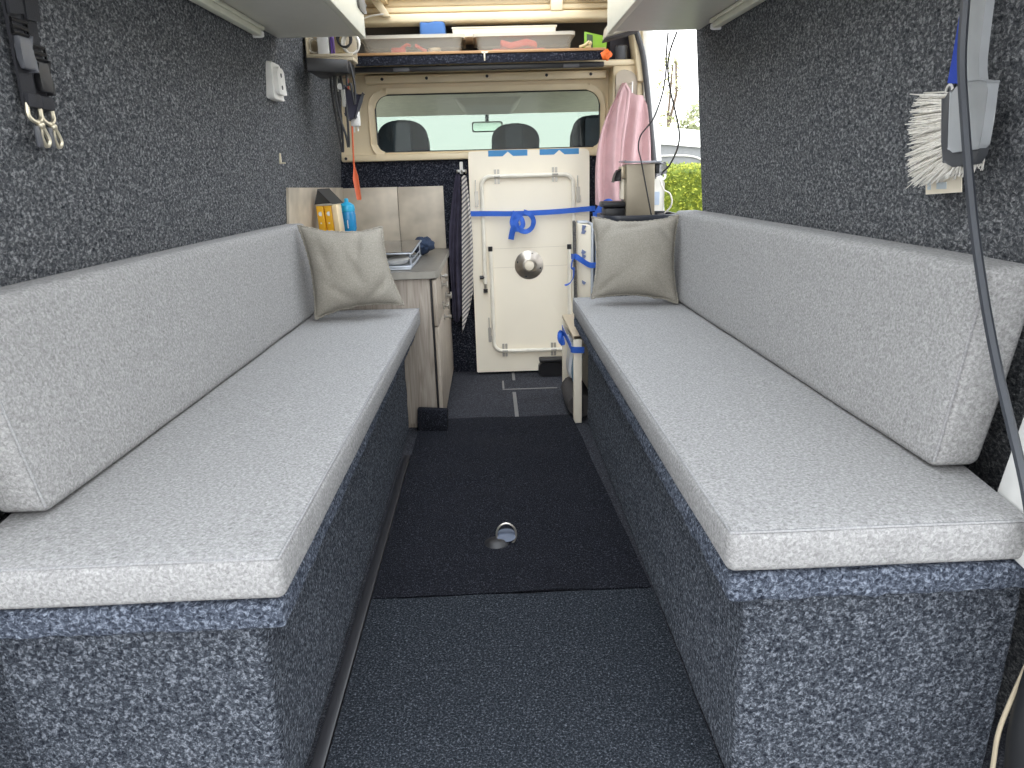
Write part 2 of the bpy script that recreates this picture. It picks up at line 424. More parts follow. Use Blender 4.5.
# right door post and its padded trim
def post():
    a = hexa([(.50, 3.0, .55), (.70, 3.0, .55), (.70, 3.13, .55), (.50, 3.13, .55), (.505, 3.0, 1.27), (.615, 3.0, 1.27), (.615, 3.13, 1.27), (.505, 3.13, 1.27)], .012)
    b = hexa([(.60, 2.97, 1.20), (.63, 2.97, 1.20), (.63, 3.13, 1.2), (.60, 3.13, 1.2), (.57, 2.97, 1.42), (.60, 2.97, 1.42), (.60, 3.13, 1.42), (.57, 3.13, 1.42)], .006)
    c = hexa([(.49, 3.0, 0), (.745, 3.0, 0), (.745, 3.13, 0), (.49, 3.13, 0), (.50, 3.0, .56), (.70, 3.0, .56), (.70, 3.13, .56), (.50, 3.13, .56)], .01)
    return join(a, b, c)
pp = struct('trim_2', post(), 'cream')
to_obj('post_pad', prism(rrect(.515, .60, 1.02, 1.245, (.02, .02, .05, .03), 6), XZ, 2.985, 3.0, bev=.004), plain('beige pad', (.46, .40, .32), .6), pp)
to_obj('door_seal', tube([(.575, 2.965, 1.41), (.612, 2.965, 1.31), (.632, 2.965, 1.2), (.652, 2.965, 1.05), (.672, 2.965, .9), (.70, 2.965, .7), (.73, 2.965, .4), (.74, 2.965, .1)], .011, 10, smooth=4), 'grey_seal', pp)
struct('trim_3', hexa([(.69, 2.99, .0), (.80, 2.99, 0), (.80, 3.2, 0), (.69, 3.2, 0), (.617, 2.99, 1.40), (.66, 2.99, 1.40), (.66, 3.2, 1.40), (.617, 3.2, 1.40)], .008), 'bodywhite')
# roof: side strips, front beam and the roof hatch frame; its unseen opening is added to let in sky light
def roof():
    L = hexa([(-.72, .6, 1.49), (-.36, .6, 1.49), (-.36, 3.0, 1.49), (-.64, 3.0, 1.49), (-.72, .6, 1.53), (-.36, .6, 1.53), (-.36, 3.0, 1.53), (-.64, 3.0, 1.53)])
    R = hexa([(.36, .6, 1.49), (.74, .6, 1.49), (.68, 3.0, 1.49), (.36, 3.0, 1.49), (.36, .6, 1.53), (.74, .6, 1.53), (.68, 3.0, 1.53), (.36, 3.0, 1.53)])
    B = box((-.37, .6, 1.49), (.37, .80, 1.53))
    beam = box((-.60, 2.93, 1.421), (.60, 3.02, 1.452), .008, 3)
    beam2 = box((-.60, 2.95, 1.458), (.60, 3.06, 1.478), .006, 3)
    rail = box((-.60, 2.97, 1.482), (.60, 3.1, 1.51), .006, 3)
    top = box((-.62, 2.92, 1.508), (.64, 3.42, 1.53))
    brk = box((.255, 2.925, 1.45), (.30, 2.96, 1.50), .004)
    return join(L, R, B, beam, beam2, rail, top, brk)
rf = struct('ceiling', roof(), 'cream')
to_obj('hatch_strut', hexa([(-.375, 2.90, 1.437), (-.345, 2.90, 1.437), (-.345, 2.925, 1.437), (-.375, 2.925, 1.437), (-.43, 2.90, 1.51), (-.39, 2.90, 1.51), (-.39, 2.925, 1.51), (-.43, 2.925, 1.51)], .004), 'cream', rf)
to_obj('cable', tube([(-.47, 2.9, 1.425), (-.42, 2.9, 1.44), (-.37, 2.9, 1.445)], .003, 6, smooth=4), 'cordwhite', rf)
struct('trim_4', join(box((-.62, 3.33, 1.26), (.62, 3.36, 1.51)), box((-.70, 3.0, 1.40), (-.60, 3.36, 1.51)), box((.60, 3.0, 1.43), (.66, 3.36, 1.51))), 'cabdark')

tg_ = struct('added_tailgate', hexa([(-.78, .50, 1.52), (.78, .50, 1.52), (.74, -.75, 1.86), (-.74, -.75, 1.86), (-.78, .52, 1.56), (.78, .52, 1.56), (.74, -.74, 1.90), (-.74, -.74, 1.90)], .012), 'bodywhite')  # unseen raised tailgate, added to keep sky light off the near cushions
to_obj('latch', box((-.05, -.76, 1.84), (.05, -.72, 1.865), .004), 'black', tg_)  # latch on the added tailgate
# cab shell beyond the bulkhead
struct('trim_5', join(hexa([(-.70, 3.14, 1.245), (.70, 3.14, 1.245), (.66, 3.95, 1.165), (-.66, 3.95, 1.165), (-.70, 3.14, 1.275), (.70, 3.14, 1.275), (.66, 3.95, 1.195), (-.66, 3.95, 1.195)], .008)), 'headliner')
struct('trim_6', join(box((-.80, 4.15, .55), (.80, 4.75, .90), .03), box((-.83, 3.14, -.05), (-.77, 4.6, .80)), box((.80, 3.6, -.05), (.86, 4.6, .40)), box((-.8, 3.13, -.05), (.8, 4.6, 0))), 'dash')
struct('trim_7', join(tube([(-.66, 3.93, 1.20), (-.76, 4.6, .88)], .035, 8), tube([(.66, 3.93, 1.20), (.76, 4.6, .88)], .035, 8)), 'headliner')
struct('window_2', hexa([(-.74, 4.60, .89), (.74, 4.60, .89), (.74, 4.606, .89), (-.74, 4.606, .89), (-.65, 3.95, 1.19), (.65, 3.95, 1.19), (.65, 3.956, 1.194), (-.65, 3.956, 1.194)]), 'windscreen')
cons = thing('overhead_console', 'beige overhead console under the cab headliner, seen through the bulkhead window', 'console', (0.01, 3.6, 1.17))
to_obj('housing', hexa([(-.11, 3.55, 1.175), (.13, 3.55, 1.175), (.12, 3.8, 1.152), (-.10, 3.8, 1.152), (-.165, 3.5, 1.222), (.185, 3.5, 1.222), (.16, 3.85, 1.188), (-.14, 3.85, 1.188)], .012, 3), plain('console plastic', (.62, .56, .44), .6), cons)
to_obj('light_lens', box((-.06, 3.535, 1.185), (.07, 3.56, 1.21), .006), plain('lens plastic', (.62, .57, .45), .3), cons)
mir = thing('rear_view_mirror', 'small rear-view mirror at the top of the windscreen, between the headrests', 'mirror', (0.0, 4.0, 1.08))
to_obj('housing', prism(rrect(-.082, .082, 1.082, 1.134, .014, 5), XZ, 4.0, 4.03, bev=.006), 'black', mir)
to_obj('mirror_glass', prism(rrect(-.076, .076, 1.087, 1.129, .011, 5), XZ, 3.997, 4.001), 'mirror', mir)
to_obj('stalk', tube([(0, 4.02, 1.12), (0, 4.04, 1.175)], .010, 8), 'black', mir)
def cab_seat(cx, w, top, label, z0=.93):
    t = thing('cab_seat', label, 'seat', (cx, 3.45, 0), 'seats of the cab')
    def fn(p): return V((cx+p.x, 3.42+p.y, (z0+top)/2+p.z))
    hz = (top-z0)/2
    bm = bmesh.new()
    n = 12
    prof = rrect(cx-w/2, cx+w/2, z0, top, (.02, .02, w*.42, w*.42), 8)
    h = prism(prof, XZ, 3.38, 3.46, bev=.018)
    to_obj('headrest', h, 'headrest', t, 60)
    to_obj('headrest_panel', prism(rrect(cx-w*.2, cx+w*.16, z0+.01, top-.006, .02, 4), XZ, 3.374, 3.385, bev=.004), plain('headrest centre cloth', (.045, .055, .075), .9), t)
    to_obj('backrest', soft_box(.165, .07, .28, .05, .06, lambda p: V((cx+p.x, 3.46+p.y, .62+p.z))), 'headrest', t, 60)
    to_obj('seat', soft_box(.165, .23, .07, .05, .06, lambda p: V((cx+p.x, 3.68+p.y, .30+p.z))), 'headrest', t, 60)
    to_obj('base', box((cx-.15, 3.5, 0), (cx+.15, 3.85, .25), .02), 'dash', t)
    return t
cab_seat(-.385, .225, 1.108, 'left cab seat, its dark round headrest showing at the left end of the bulkhead window')
cab_seat(.125, .215, 1.082, 'middle cab seat, its dark headrest showing behind the blue tape of the table top')
cab_seat(.485, .20, 1.108, 'right cab seat, its dark headrest showing beside the pink garment')

# ------------------------------------------------------------------ floor coverings
def mat_mesh(x0a, x1a, y0, x0b, x1b, y1, z, t, waves, nx=24, ny=40):
    bm = bmesh.new(); g = {}
    for i in range(nx+1):
        for j in range(ny+1):
            u, v = i/nx, j/ny; y = y0+(y1-y0)*v
            x = (x0a+(x0b-x0a)*v)*(1-u)+(x1a+(x1b-x1a)*v)*u
            h = z+waves*(noise.noise(V((x*5, y*6, 3)))+1.0)*.5
            if 0 < v < 1: pass
            g[i, j] = bm.verts.new((x, y+.006*noise.noise(V((x*9, v*3, 7))), h+t))
            g[i, j, 'b'] = bm.verts.new((x, y, max(z, h)))
    for i in range(nx):
        for j in range(ny):
            bm.faces.new((g[i, j], g[i+1, j], g[i+1, j+1], g[i, j+1])); bm.faces.new((g[i, j, 'b'], g[i+1, j, 'b'], g[i+1, j+1, 'b'], g[i, j+1, 'b']))
    for i in range(nx):
        for j in (0, ny): bm.faces.new((g[i, j], g[i+1, j], g[i+1, j, 'b'], g[i, j, 'b']))
    for j in range(ny):
        for i in (0, nx): bm.faces.new((g[i, j], g[i, j+1], g[i, j+1, 'b'], g[i, j, 'b']))
    return bm
tag(to_obj('floor_mat', mat_mesh(-.280, .318, .45, -.280, .318, 1.298, .004, .006, .002), 'mat_light'),
    'charcoal doormat lying nearest the rear doors, lighter than the runner', 'mat')
run = tag(to_obj('floor_runner', mat_mesh(-.280, .318, 1.306, -.280, .272, 2.43, .0, .004, .013), 'mat_dark'),
    'dark rippled carpet runner along the aisle between the benches, with a metal ring', 'runner')
struct('baseboard_left', box((-.305, .5, 0), (-.283, 2.10, .010), .003), 'blacktrim')
struct('trim_8', join(box((.066, 2.44, .0), (.080, 2.755, .002)), box((.072, 2.93, 0), (.084, 3.05, .002)), box((.026, 2.81, 0), (.034, 2.925, .002)), box((.026, 2.795, 0), (.255, 2.803, .002))), 'seamstrip')
rg = thing('anchor_ring', 'small shiny steel lashing ring in its recess in the dark runner', 'ring', (-.005, 1.52, .006))
to_obj('dished_plate', lathe([(.028, .0), (.030, .004), (.025, .006), (.018, .009), (.0, .010)], (-.012, 1.515, .008), (0, 0, 1), 20), 'black', rg)
to_obj('ring', tube([(.012+.024*math.cos(a), 1.535+.022*math.sin(a), .022+.018*math.sin(a)) for a in [2*PI*i/20 for i in range(20)]], .0024, 8, closed=True), 'chrome', rg)
to_obj('disc', lathe([(.024, 0), (.025, .002), (.0, .003)], (.012, 1.535, .018), (0, -.2, .98), 20), plain('blued steel disc', (.05, .065, .10), .35, .3), rg)
fb = tag(to_obj('carpet_offcut', join(hexa([(-.283, 2.315, .008), (-.178, 2.305, .008), (-.176, 2.345, .008), (-.281, 2.35, .008), (-.279, 2.325, .088), (-.172, 2.315, .082), (-.172, 2.345, .082), (-.277, 2.35, .088)], .004)), 'mat_dark'),
    'small black carpet offcut standing against the foot of the kitchen cabinet', 'carpet piece')

# ------------------------------------------------------------------ benches
def bench(side):
    sg = -1 if side == 'L' else 1
    if side == 'L':
        t = thing('bench_base', 'left carpeted bench box under the left seat cushion', 'bench', (-.47, 1.5, 0), 'carpeted bench boxes')
        xi, xo, y0, y1, lx, ly0, ly1 = -.312, -.66, .785, 2.34, -.272, .752, 2.345
    else:
        t = thing('bench_base', 'right carpeted bench box under the right seat cushion', 'bench', (.48, 1.5, 0), 'carpeted bench boxes')
        xi, xo, y0, y1, lx, ly0, ly1 = .322, .702, .80, 2.355, .287, .768, 2.47
    a, b = sorted((xi, xo))
    def shag(lo, hi, r, step, amp, sc):
        c = [(lo[i]+hi[i])/2 for i in range(3)]; h = [(hi[i]-lo[i])/2 for i in range(3)]
        bm = soft_box(h[0], h[1], h[2], r, step, lambda p: V((c[0]+p.x, c[1]+p.y, c[2]+p.z)))
        return fuzz_edge(bm, amp, sc)
    to_obj('box', shag((a, y0, .0), (b, y1, .333), .012, .03, .0025, 45), 'carpet_base', t, 60)
    a, b = sorted((lx, xo-.0*sg))
    to_obj('lid', shag((a, ly0, .334), (b, ly1, .374), .008, .018, .004, 70), 'carpet_lid_sheen', t, 60)
    return t
bench('L'); bench('R')

def cushion(name, label, x0, x1, y0, y1, z0, z1, r, bulge, clip, grp=None):
    cx, cy, cz = (x0+x1)/2, (y0+y1)/2, (z0+z1)/2
    t = thing(name, label, 'cushion', (cx, cy, z0), grp)
    def fn(p): 
        q = V((cx+p.x, cy+p.y, cz+p.z)); lim = clip[0]+clip[1]*max(0, q.y-y0)   # rear corner cut back for the door pillar
        if x1 < 0 and p.x > 0: q.x += .014*(q.y-y0)/(y1-y0)*min(1, p.x/.1)     # the bench widens a little towards the kitchen
        q.x = max(-lim-.5*abs(q.x+lim)*0, q.x) if x1 < 0 else min(lim, q.x)
        q.z += .0015*noise.noise(q*6)
        return q
    to_obj('cover', soft_box((x1-x0)/2, cy-y0, (z1-z0)/2, r, .035, fn, bulge), 'fabric', t, 70)
    hx, hy = (x1-x0)/2-r*.22, cy-y0-r*.22
    ring = []
    for sx, sy, n in ((-1, -1, 26), (1, -1, 60), (1, 1, 26), (-1, 1, 60)):
        a = V((sx*hx, sy*hy, 0)); nx_, ny_ = {(-1, -1): (1, -1), (1, -1): (1, 1), (1, 1): (-1, 1), (-1, 1): (-1, -1)}[(sx, sy)]
        b = V((nx_*hx, ny_*hy, 0))
        for k in range(n): ring.append(fn(a.lerp(b, k/n)+V((0, 0, (z1-z0)/2-r*.22))))
    to_obj('seam', tube(ring, .0022, 6, closed=True), 'fabric_seam', t, 60)
    return t
cushion('seat_cushion', 'left light grey seat cushion, reaching to the kitchen cabinet', -.69, -.263, .742, 2.345, .382, .441, .012, .003, (.652, .12), 'light grey seat cushions')
cushion('seat_cushion', 'right light grey seat cushion, under the taupe pillow by the coffee machine', .280, .70, .760, 2.455, .382, .441, .012, .003, (.655, .15), 'light grey seat cushions')

def back_cushion(label, bf, br, tf, tr, y0, y1, z0, z1, far):
    """x of bottom-front, bottom-rear, top-front, top-rear at the near end; far = same four at the far end"""
    t = thing('back_cushion', label, 'cushion', ((bf+br)/2, (y0+y1)/2, z0), 'light grey back cushions')
    hx, hy, hz = .042, (y1-y0)/2, (z1-z0)/2
    def fn(p):
        u, v, w = p.x/hx*.5+.5, p.y/hy*.5+.5, p.z/hz*.5+.5
        lo = (bf*(1-v)+far[0]*v)*(1-u)+(br*(1-v)+far[1]*v)*u
        hi = (tf*(1-v)+far[2]*v)*(1-u)+(tr*(1-v)+far[3]*v)*u
        q = V((lo*(1-w)+hi*w, y0+(y1-y0)*v, z0+(z1-z0)*w))
        q.x += .002*noise.noise(q*5)
        return q
    to_obj('cover', soft_box(hx, hy, hz, .016, .035, fn, .003), 'fabric', t, 70)
    pts = []
    e = .93
    for k in range(30): pts.append(fn(V((-hx*e, -hy*.997, -hz+.01+(2*hz-.02)*k/29))))
    to_obj('seam', tube(pts, .002, 6), 'fabric_seam', t, 60)
    return t
back_cushion('left grey back cushion leaning on the carpeted wall under the white socket', -.604, -.678, -.652, -.722, .868, 2.335, .447, .731, (-.575, -.652, -.598, -.664))
back_cushion('right grey back cushion leaning on the wall under the hand brush', .618, .690, .652, .734, .905, 2.40, .447, .733, (.604, .675, .618, .70))

def pillow(label, TL, TR, BR, BL, nrm, T, seed, cr):
    t = thing('throw_pillow', label, 'pillow', ((BL[0]+BR[0])/2, (BL[1]+BR[1])/2, min(BL[2], BR[2])), 'taupe linen pillows')
    TL, TR, BR, BL = (V(p) for p in (TL, TR, BR, BL)); nrm = V(nrm).normalized(); n = 40
    def P(u, v, s):
        U, W = 2*u-1, 2*v-1
        p = (BL*(1-u)+BR*u)*(1-v)+(TL*(1-u)+TR*u)*v
        c = (TL+TR+BL+BR)/4
        pin = .075*(1-U*U)*abs(W)**3*1.0; pin2 = .06*(1-W*W)*abs(U)**3
        ex, ez = (BR-BL+TR-TL)/2, (TL-BL+TR-BR)/2
        p = p-ez*pin*(1 if W > 0 else -1)*1.0-ex*pin2*(1 if U > 0 else -1)
        wob = noise.noise(V((u*9+seed, v*9, s*3.)))*.0035
        p += ez.normalized()*(abs(U)**6+abs(W)**6)*wob*1.2
        h = T*(max(0, 1-abs(U)**2.3)**.55)*(max(0, 1-abs(W)**2.3)**.55)
        wr_ = 0
        for (a, b, ang, amp, wd) in cr:                              # creases
            d = (U-a)*math.sin(ang)-(W-b)*math.cos(ang); l = (U-a)*math.cos(ang)+(W-b)*math.sin(ang)
            wr_ -= amp*math.exp(-(d/wd)**2)*math.exp(-(l/.42)**2)
        h += (wr_+.006*noise.noise(V((u*4+seed, v*4, 9))))*min(1, h/(T*.4)) if s > 0 else 0
        return p+nrm*(h*s+wob*(abs(U)**8+abs(W)**8))
    bm = bmesh.new(); g = {}
    for i in range(n+1):
        for j in range(n+1):
            a = bm.verts.new(P(i/n, j/n, 1)); g[i, j, 1] = a
            g[i, j, 0] = a if i in (0, n) or j in (0, n) else bm.verts.new(P(i/n, j/n, -.75))
    for i in range(n):
        for j in range(n):
            for s in (0, 1):
                vs = [g[i, j, s], g[i+1, j, s], g[i+1, j+1, s], g[i, j+1, s]]
                bm.faces.new(vs)
    to_obj('cover', bm, 'linen', t, 80)
    ring = [P(k/n, 0, 1) for k in range(n)]+[P(1, k/n, 1) for k in range(n)]+[P(1-k/n, 1, 1) for k in range(n)]+[P(0, 1-k/n, 1) for k in range(n)]
    ring = [p+nrm*.001*math.sin(i*1.9)+V((.0012*math.sin(i*2.3), 0, .0012*math.cos(i*2.7))) for i, p in enumerate(ring)]
    to_obj('edge_piping', tube(ring, .0035, 6, closed=True), 'linen_seam', t, 60)
    return t
pillow('taupe pillow leaning in the corner of the left bench, in front of the worktop',
       (-.590, 2.215, .732), (-.345, 2.285, .715), (-.283, 2.20, .478), (-.553, 2.15, .452), (.18, -1, .22), .066, 1.,
       ((.25, .45, 1.3, .013, .10), (.05, .0, 1.9, .010, .12), (.55, -.55, .8, .009, .09), (-.55, .2, 1.8, .006, .1), (-.3, -.6, 2.4, .007, .1)))
pillow('taupe pillow at the far end of the right bench, in front of the coffee machine',
       (.335, 2.36, .722), (.612, 2.32, .722), (.600, 2.235, .449), (.322, 2.27, .466), (-.05, -1, .28), .062, 5.,
       ((-.1, .75, .2, .008, .08), (.6, .7, 2.2, .010, .09), (-.7, .6, .9, .008, .1), (-.75, -.75, .7, .008, .09), (.75, -.8, 2.3, .007, .08)))

# ------------------------------------------------------------------ kitchen
kc = thing('kitchen_cabinet', 'grey oak kitchen cabinet with drawer and door, standing at the end of the left bench', 'cabinet', (-.43, 2.72, 0))
to_obj('body', join(box((-.625, 2.362, .02), (-.212, 3.08, .534), .002), box((-.6, 2.38, 0), (-.24, 3.06, .02))), 'wood', kc)
to_obj('edge_strip', join(box((-.211, 2.362, .02), (-.206, 2.372, .53))), 'black', kc)
dr = to_obj('drawer', box((-.205, 2.364, .372), (-.190, 3.078, .53), .003), 'woodfront', kc)
do = to_obj('door', box((-.205, 2.364, .022), (-.190, 3.078, .367), .003), 'woodfront', kc)
def knob(parent, y, z):
    b = join(lathe([(.011, 0), (.011, .003), (.004, .005), (.004, .016), (.009, .018), (.010, .024), (.006, .027)], (-.190, y, z), (1, 0, 0), 16))
    to_obj('knob', b, 'nickel', parent)
def latch(parent, y, z):
    b = join(box((-.190, y-.018, z-.012), (-.186, y+.018, z+.012), .001), box((-.186, y-.012, z-.004), (-.166, y+.012, z+.004), .002), box((-.172, y-.014, z-.012), (-.166, y+.014, z+.012), .002))
    to_obj('latch', b, 'nickel', parent)
knob(dr, 2.56, .515); latch(dr, 2.60, .478); latch(dr, 2.80, .405); knob(do, 2.66, .345); latch(do, 2.64, .355) if False else latch(dr, 2.63, .395)
wt = thing('worktop', 'grey stone-look worktop on the kitchen cabinet', 'worktop', (-.4, 2.72, .536))
to_obj('slab', prism([(-.622, 2.352), (-.215, 2.352), (-.195, 2.358), (-.184, 2.378), (-.184, 3.085), (-.628, 3.085)], XY, .536, .561), 'worktop', wt)
to_obj('edge_band', ribbon([(-.625, 2.3505, .549), (-.215, 2.3505, .549), (-.194, 2.357, .549), (-.1825, 2.378, .549), (-.1825, 3.085, .549)], .023, .002, (0, 0, 1)), 'worktop_edge', wt)
tag(to_obj('splashback_panel', hexa([(wl(2.36, .45)+.001, 2.36, .45), (wl(2.36, .45)+.009, 2.36, .45), (wl(3.09, .45)+.009, 3.09, .45), (wl(3.09, .45)+.001, 3.09, .45),
    (wl(2.36, .842)+.001, 2.36, .842), (wl(2.36, .842)+.009, 2.36, .842), (wl(3.09, .827)+.009, 3.09, .827), (wl(3.09, .827)+.001, 3.09, .827)]), 'splash'),
    'beige stone-look splashback panel on the left side wall, beside the yellow pack', 'panel', 'beige splashback panels')
tag(to_obj('splashback_panel', box((-.625, 3.082, .562), (-.3905, 3.093, .824), .001), 'splash'),
    'beige splashback panel on the bulkhead behind the blue bottle', 'panel', 'beige splashback panels')
tag(to_obj('splashback_panel', box((-.3885, 3.082, .562), (-.196, 3.093, .823), .001), 'splash'),
    'beige splashback panel on the bulkhead next to the hanging towels', 'panel', 'beige splashback panels')
# cooktop with raised glass lid
st = thing('gas_stove', 'compact stove with a dark glass lid on wire legs, standing on the worktop', 'stove', (-.36, 2.57, .562))
to_obj('tray', join(box((-.47, 2.40, .562), (-.275, 2.74, .568), .002), tube([(-.47, 2.40, .572), (-.275, 2.40, .572), (-.275, 2.74, .572), (-.47, 2.74, .572)], .004, 8, closed=True)), 'alu', st)
to_obj('lid', prism(rrect(-.475, -.272, 2.41, 2.745, .012, 4), lambda a, b, d: (a, b, d+.03*(b-2.41)), .617, .621), 'stoveglass', st)
to_obj('wire_frame', join(tube([(-.277, 2.415, .57), (-.277, 2.415, .618)], .003, 6), tube([(-.277, 2.74, .57), (-.277, 2.74, .625)], .003, 6), tube([(-.47, 2.415, .57), (-.47, 2.415, .618)], .003, 6),
    tube([(-.277, 2.415, .59), (-.277, 2.74, .59)], .0025, 6), tube([(-.477, 2.408, .616), (-.27, 2.408, .616), (-.27, 2.747, .627), (-.477, 2.747, .627)], .003, 6, closed=True)), 'alu', st)
to_obj('burner', lathe([(.030, 0), (.030, .012), (.022, .014), (.022, .022), (.0, .024)], (-.40, 2.62, .568), (0, 0, 1), 18), 'black', st)
tag(to_obj('bowl', lathe([(.025, 0), (.045, .006), (.056, .020), (.052, .026), (.03, .032), (.0, .034)], (-.345, 2.50, .5685), (0, 0, 1), 24), 'white'),
    'upturned white bowl lying under the glass stove lid', 'bowl')
bg = bmesh.new(); bmesh.ops.create_icosphere(bg, subdivisions=3, radius=1)
for v in bg.verts:
    n = noise.noise(v.co*2.3)*.3+noise.noise(v.co*6)*.16
    v.co = V((-.275+v.co.x*(1+n)*.045, 2.86+v.co.y*(1+n)*.06, .598+v.co.z*(1+n)*.034))
tag(to_obj('cloth_bundle', bg, 'darkblue', None, 60), 'crumpled dark blue net cloth behind the stove, on the worktop', 'cloth')
# bottle, pack, triangular box
bo = thing('water_bottle', 'blue plastic drinking bottle on the worktop beside the yellow pack', 'bottle', (-.548, 2.78, .562))
to_obj('bottle_body', lathe([(.026, 0), (.031, .004), (.031, .085), (.028, .098), (.028, .108), (.031, .118), (.031, .168), (.029, .178), (.028, .182)], (-.548, 2.78, .562), (0, 0, 1), 24), 'bottleblue', bo)
cap = to_obj('cap', lathe([(.029, .182), (.030, .19), (.027, .205), (.014, .214), (.008, .216), (.008, .226), (.005, .23), (0, .23)], (-.548, 2.78, .562), (0, 0, 1), 24), 'bottlecap', bo)
to_obj('print', join(*[box((-.548+x, 2.7475, .562+z), (-.548+x+w, 2.7495, .562+z+h), 0) for x, z, w, h in ((.0, .07, .004, .035), (.008, .06, .010, .004), (.008, .068, .008, .014), (.008, .085, .006, .004), (.003, .12, .003, .03))]), 'white', bo)
pk = thing('twin_pack', 'two yellow cartons shrink-wrapped in clear film, beneath the black triangular box', 'package', (-.585, 2.66, .562))
to_obj('lower_carton', hexa([(-.612, 2.62, .562), (-.545, 2.61, .562), (-.540, 2.68, .562), (-.610, 2.69, .562), (-.62, 2.62, .672), (-.545, 2.61, .672), (-.540, 2.68, .672), (-.612, 2.69, .672)], .003), plain('orange yellow carton', (.66, .38, .10), .5), pk)
for x0 in (-.622, -.593):
    c = to_obj('carton', hexa([(x0, 2.615, .676), (x0+.026, 2.61, .676), (x0+.026, 2.665, .676), (x0, 2.67, .676), (x0-.004, 2.615, .772), (x0+.022, 2.61, .772), (x0+.022, 2.665, .772), (x0-.004, 2.67, .772)], .002), 'yellow', pk)
    to_obj('picture', lathe([(.008, 0), (.0078, .0015), (0, .0015)], (x0+.0115, 2.613, .745), (0, -1, 0), 16), 'whitepack', c)
    to_obj('seal', lathe([(.003, 0), (.003, .0015), (0, .0015)], (x0+.010, 2.613, .712), (0, -1, 0), 10), 'whitepack', c)
to_obj('film', hexa([(-.566, 2.609, .674), (-.545, 2.605, .674), (-.541, 2.675, .674), (-.562, 2.678, .674), (-.570, 2.609, .775), (-.550, 2.605, .777), (-.547, 2.675, .777), (-.566, 2.678, .775)], .004), 'film', pk)
tag(to_obj('triangular_box', prism([(-.627, .780), (-.567, .780), (-.612, .830)], lambda a, b, d: (a+(d-2.61)*.30, d, b), 2.61, 2.69, bev=.002), plain('matt dark grey card', (.035, .034, .034), .55)),
    'black triangular prism box lying on the yellow pack', 'box')

# ------------------------------------------------------------------ fittings on the left wall
so = thing('wall_socket', 'white wall socket on the carpeted left wall under the cupboard', 'socket', (wl(2.2, 1.09), 2.2, 1.09))
x = wl(2.2, 1.14)
to_obj('back_plate', prism(rrect(2.20, 2.30, 1.093, 1.195, .012, 4), YZ, x-.004, x+.018, bev=.004), 'white', so)
to_obj('insert', prism(rrect(2.212, 2.288, 1.106, 1.182, .02, 4), YZ, x+.018, x+.031, bev=.004), 'white', so)
to_obj('contact', join(lathe([(.006, 0), (.006, .0012)], (x+.031, 2.25, 1.127), (1, 0, 0), 12)), 'brushrim', so)
to_obj('contact', lathe([(.006, 0), (.006, .0012)], (x+.031, 2.25, 1.160), (1, 0, 0), 12), 'brushrim', so)
tag(to_obj('wall_hook', join(box((wl(2.31, .93)-.002, 2.300, .914), (wl(2.31, .93)+.004, 2.312, .946), .001), box((wl(2.31, .93), 2.303, .914), (wl(2.31, .93)+.016, 2.309, .919), .001)), 'brass'),
    'tiny brass hook on the left wall above the splashback', 'hook')
def strap(label, top, bot, buckle_at, wdir, bmat):
    t = thing('webbing_strap', label, 'strap', bot, 'black straps on the left wall')
    top, bot = V(top), V(bot); w = .033
    d = (bot-top)
    to_obj('webbing', join(ribbon([top, top.lerp(bot, .30), top.lerp(bot, .62), bot], w, .004, wdir, 4), ribbon([top+V((.006, 0, 0)), top.lerp(bot, .25)+V((.008, 0, 0)), top.lerp(bot, .55)+V((.006, 0, 0))], w, .004, wdir, 4),
        box(bot+V((-.004, -w/2, -.004)), bot+V((.010, w/2, .016)), .003)), 'blackweb', t)
    b = top.lerp(bot, buckle_at)+V((.003, 0, 0))
    to_obj('buckle', join(prism([(b.y-.015, b.z+.022), (b.y+.015, b.z+.022), (b.y+.012, b.z+.006), (b.y+.016, b.z-.008), (b.y+.013, b.z-.022), (b.y-.013, b.z-.022), (b.y-.016, b.z-.008), (b.y-.012, b.z+.006)], YZ, b.x, b.x+.009, bev=.003)), bmat, t)
    to_obj('slider', join(tube([(b.x+.004, b.y-.018, b.z+.025), (b.x+.004, b.y+.018, b.z+.025), (b.x+.004, b.y+.018, b.z+.043), (b.x+.004, b.y-.018, b.z+.043)], .003, 6, closed=True), tube([(b.x+.004, b.y-.018, b.z+.034), (b.x+.004, b.y+.018, b.z+.034)], .003, 6)), 'black', t)
    e = bot+V((.004, 0, -.004))
    hk = join(tube([e+V((0, -.014, .006)), e+V((0, -.016, -.012)), e+V((.002, -.004, -.02)), e+V((.002, .010, -.014)), e+V((0, .014, .004))], .0032, 6, smooth=4),
        tube([e+V((.002, 0, -.018)), e+V((.003, .010, -.03)), e+V((.004, .016, -.046)), e+V((.004, .006, -.054)), e+V((.004, -.002, -.042)), e+V((.004, .0, -.03))], .0034, 6, smooth=4), ball(e+V((.003, .004, -.024)), .006, 2))
    to_obj('snap_hook', hk, 'brass', t)
    to_obj('hook_gate', box(e+V((.002, -.016, -.056)), e+V((.007, -.004, -.026)), .002), 'buckle', t)
    return t
strap('black webbing strap with a grey buckle at the top left, nearer the rear doors', (-.652, 1.100, 1.25), (-.680, 1.142, .985), .74, (0, 1, .12), 'buckle')
strap('second black webbing strap hanging close beside the buckled one, farther along the left wall', (-.660, 1.158, 1.25), (-.685, 1.182, .985), .84, (0, 1, .12), 'black')

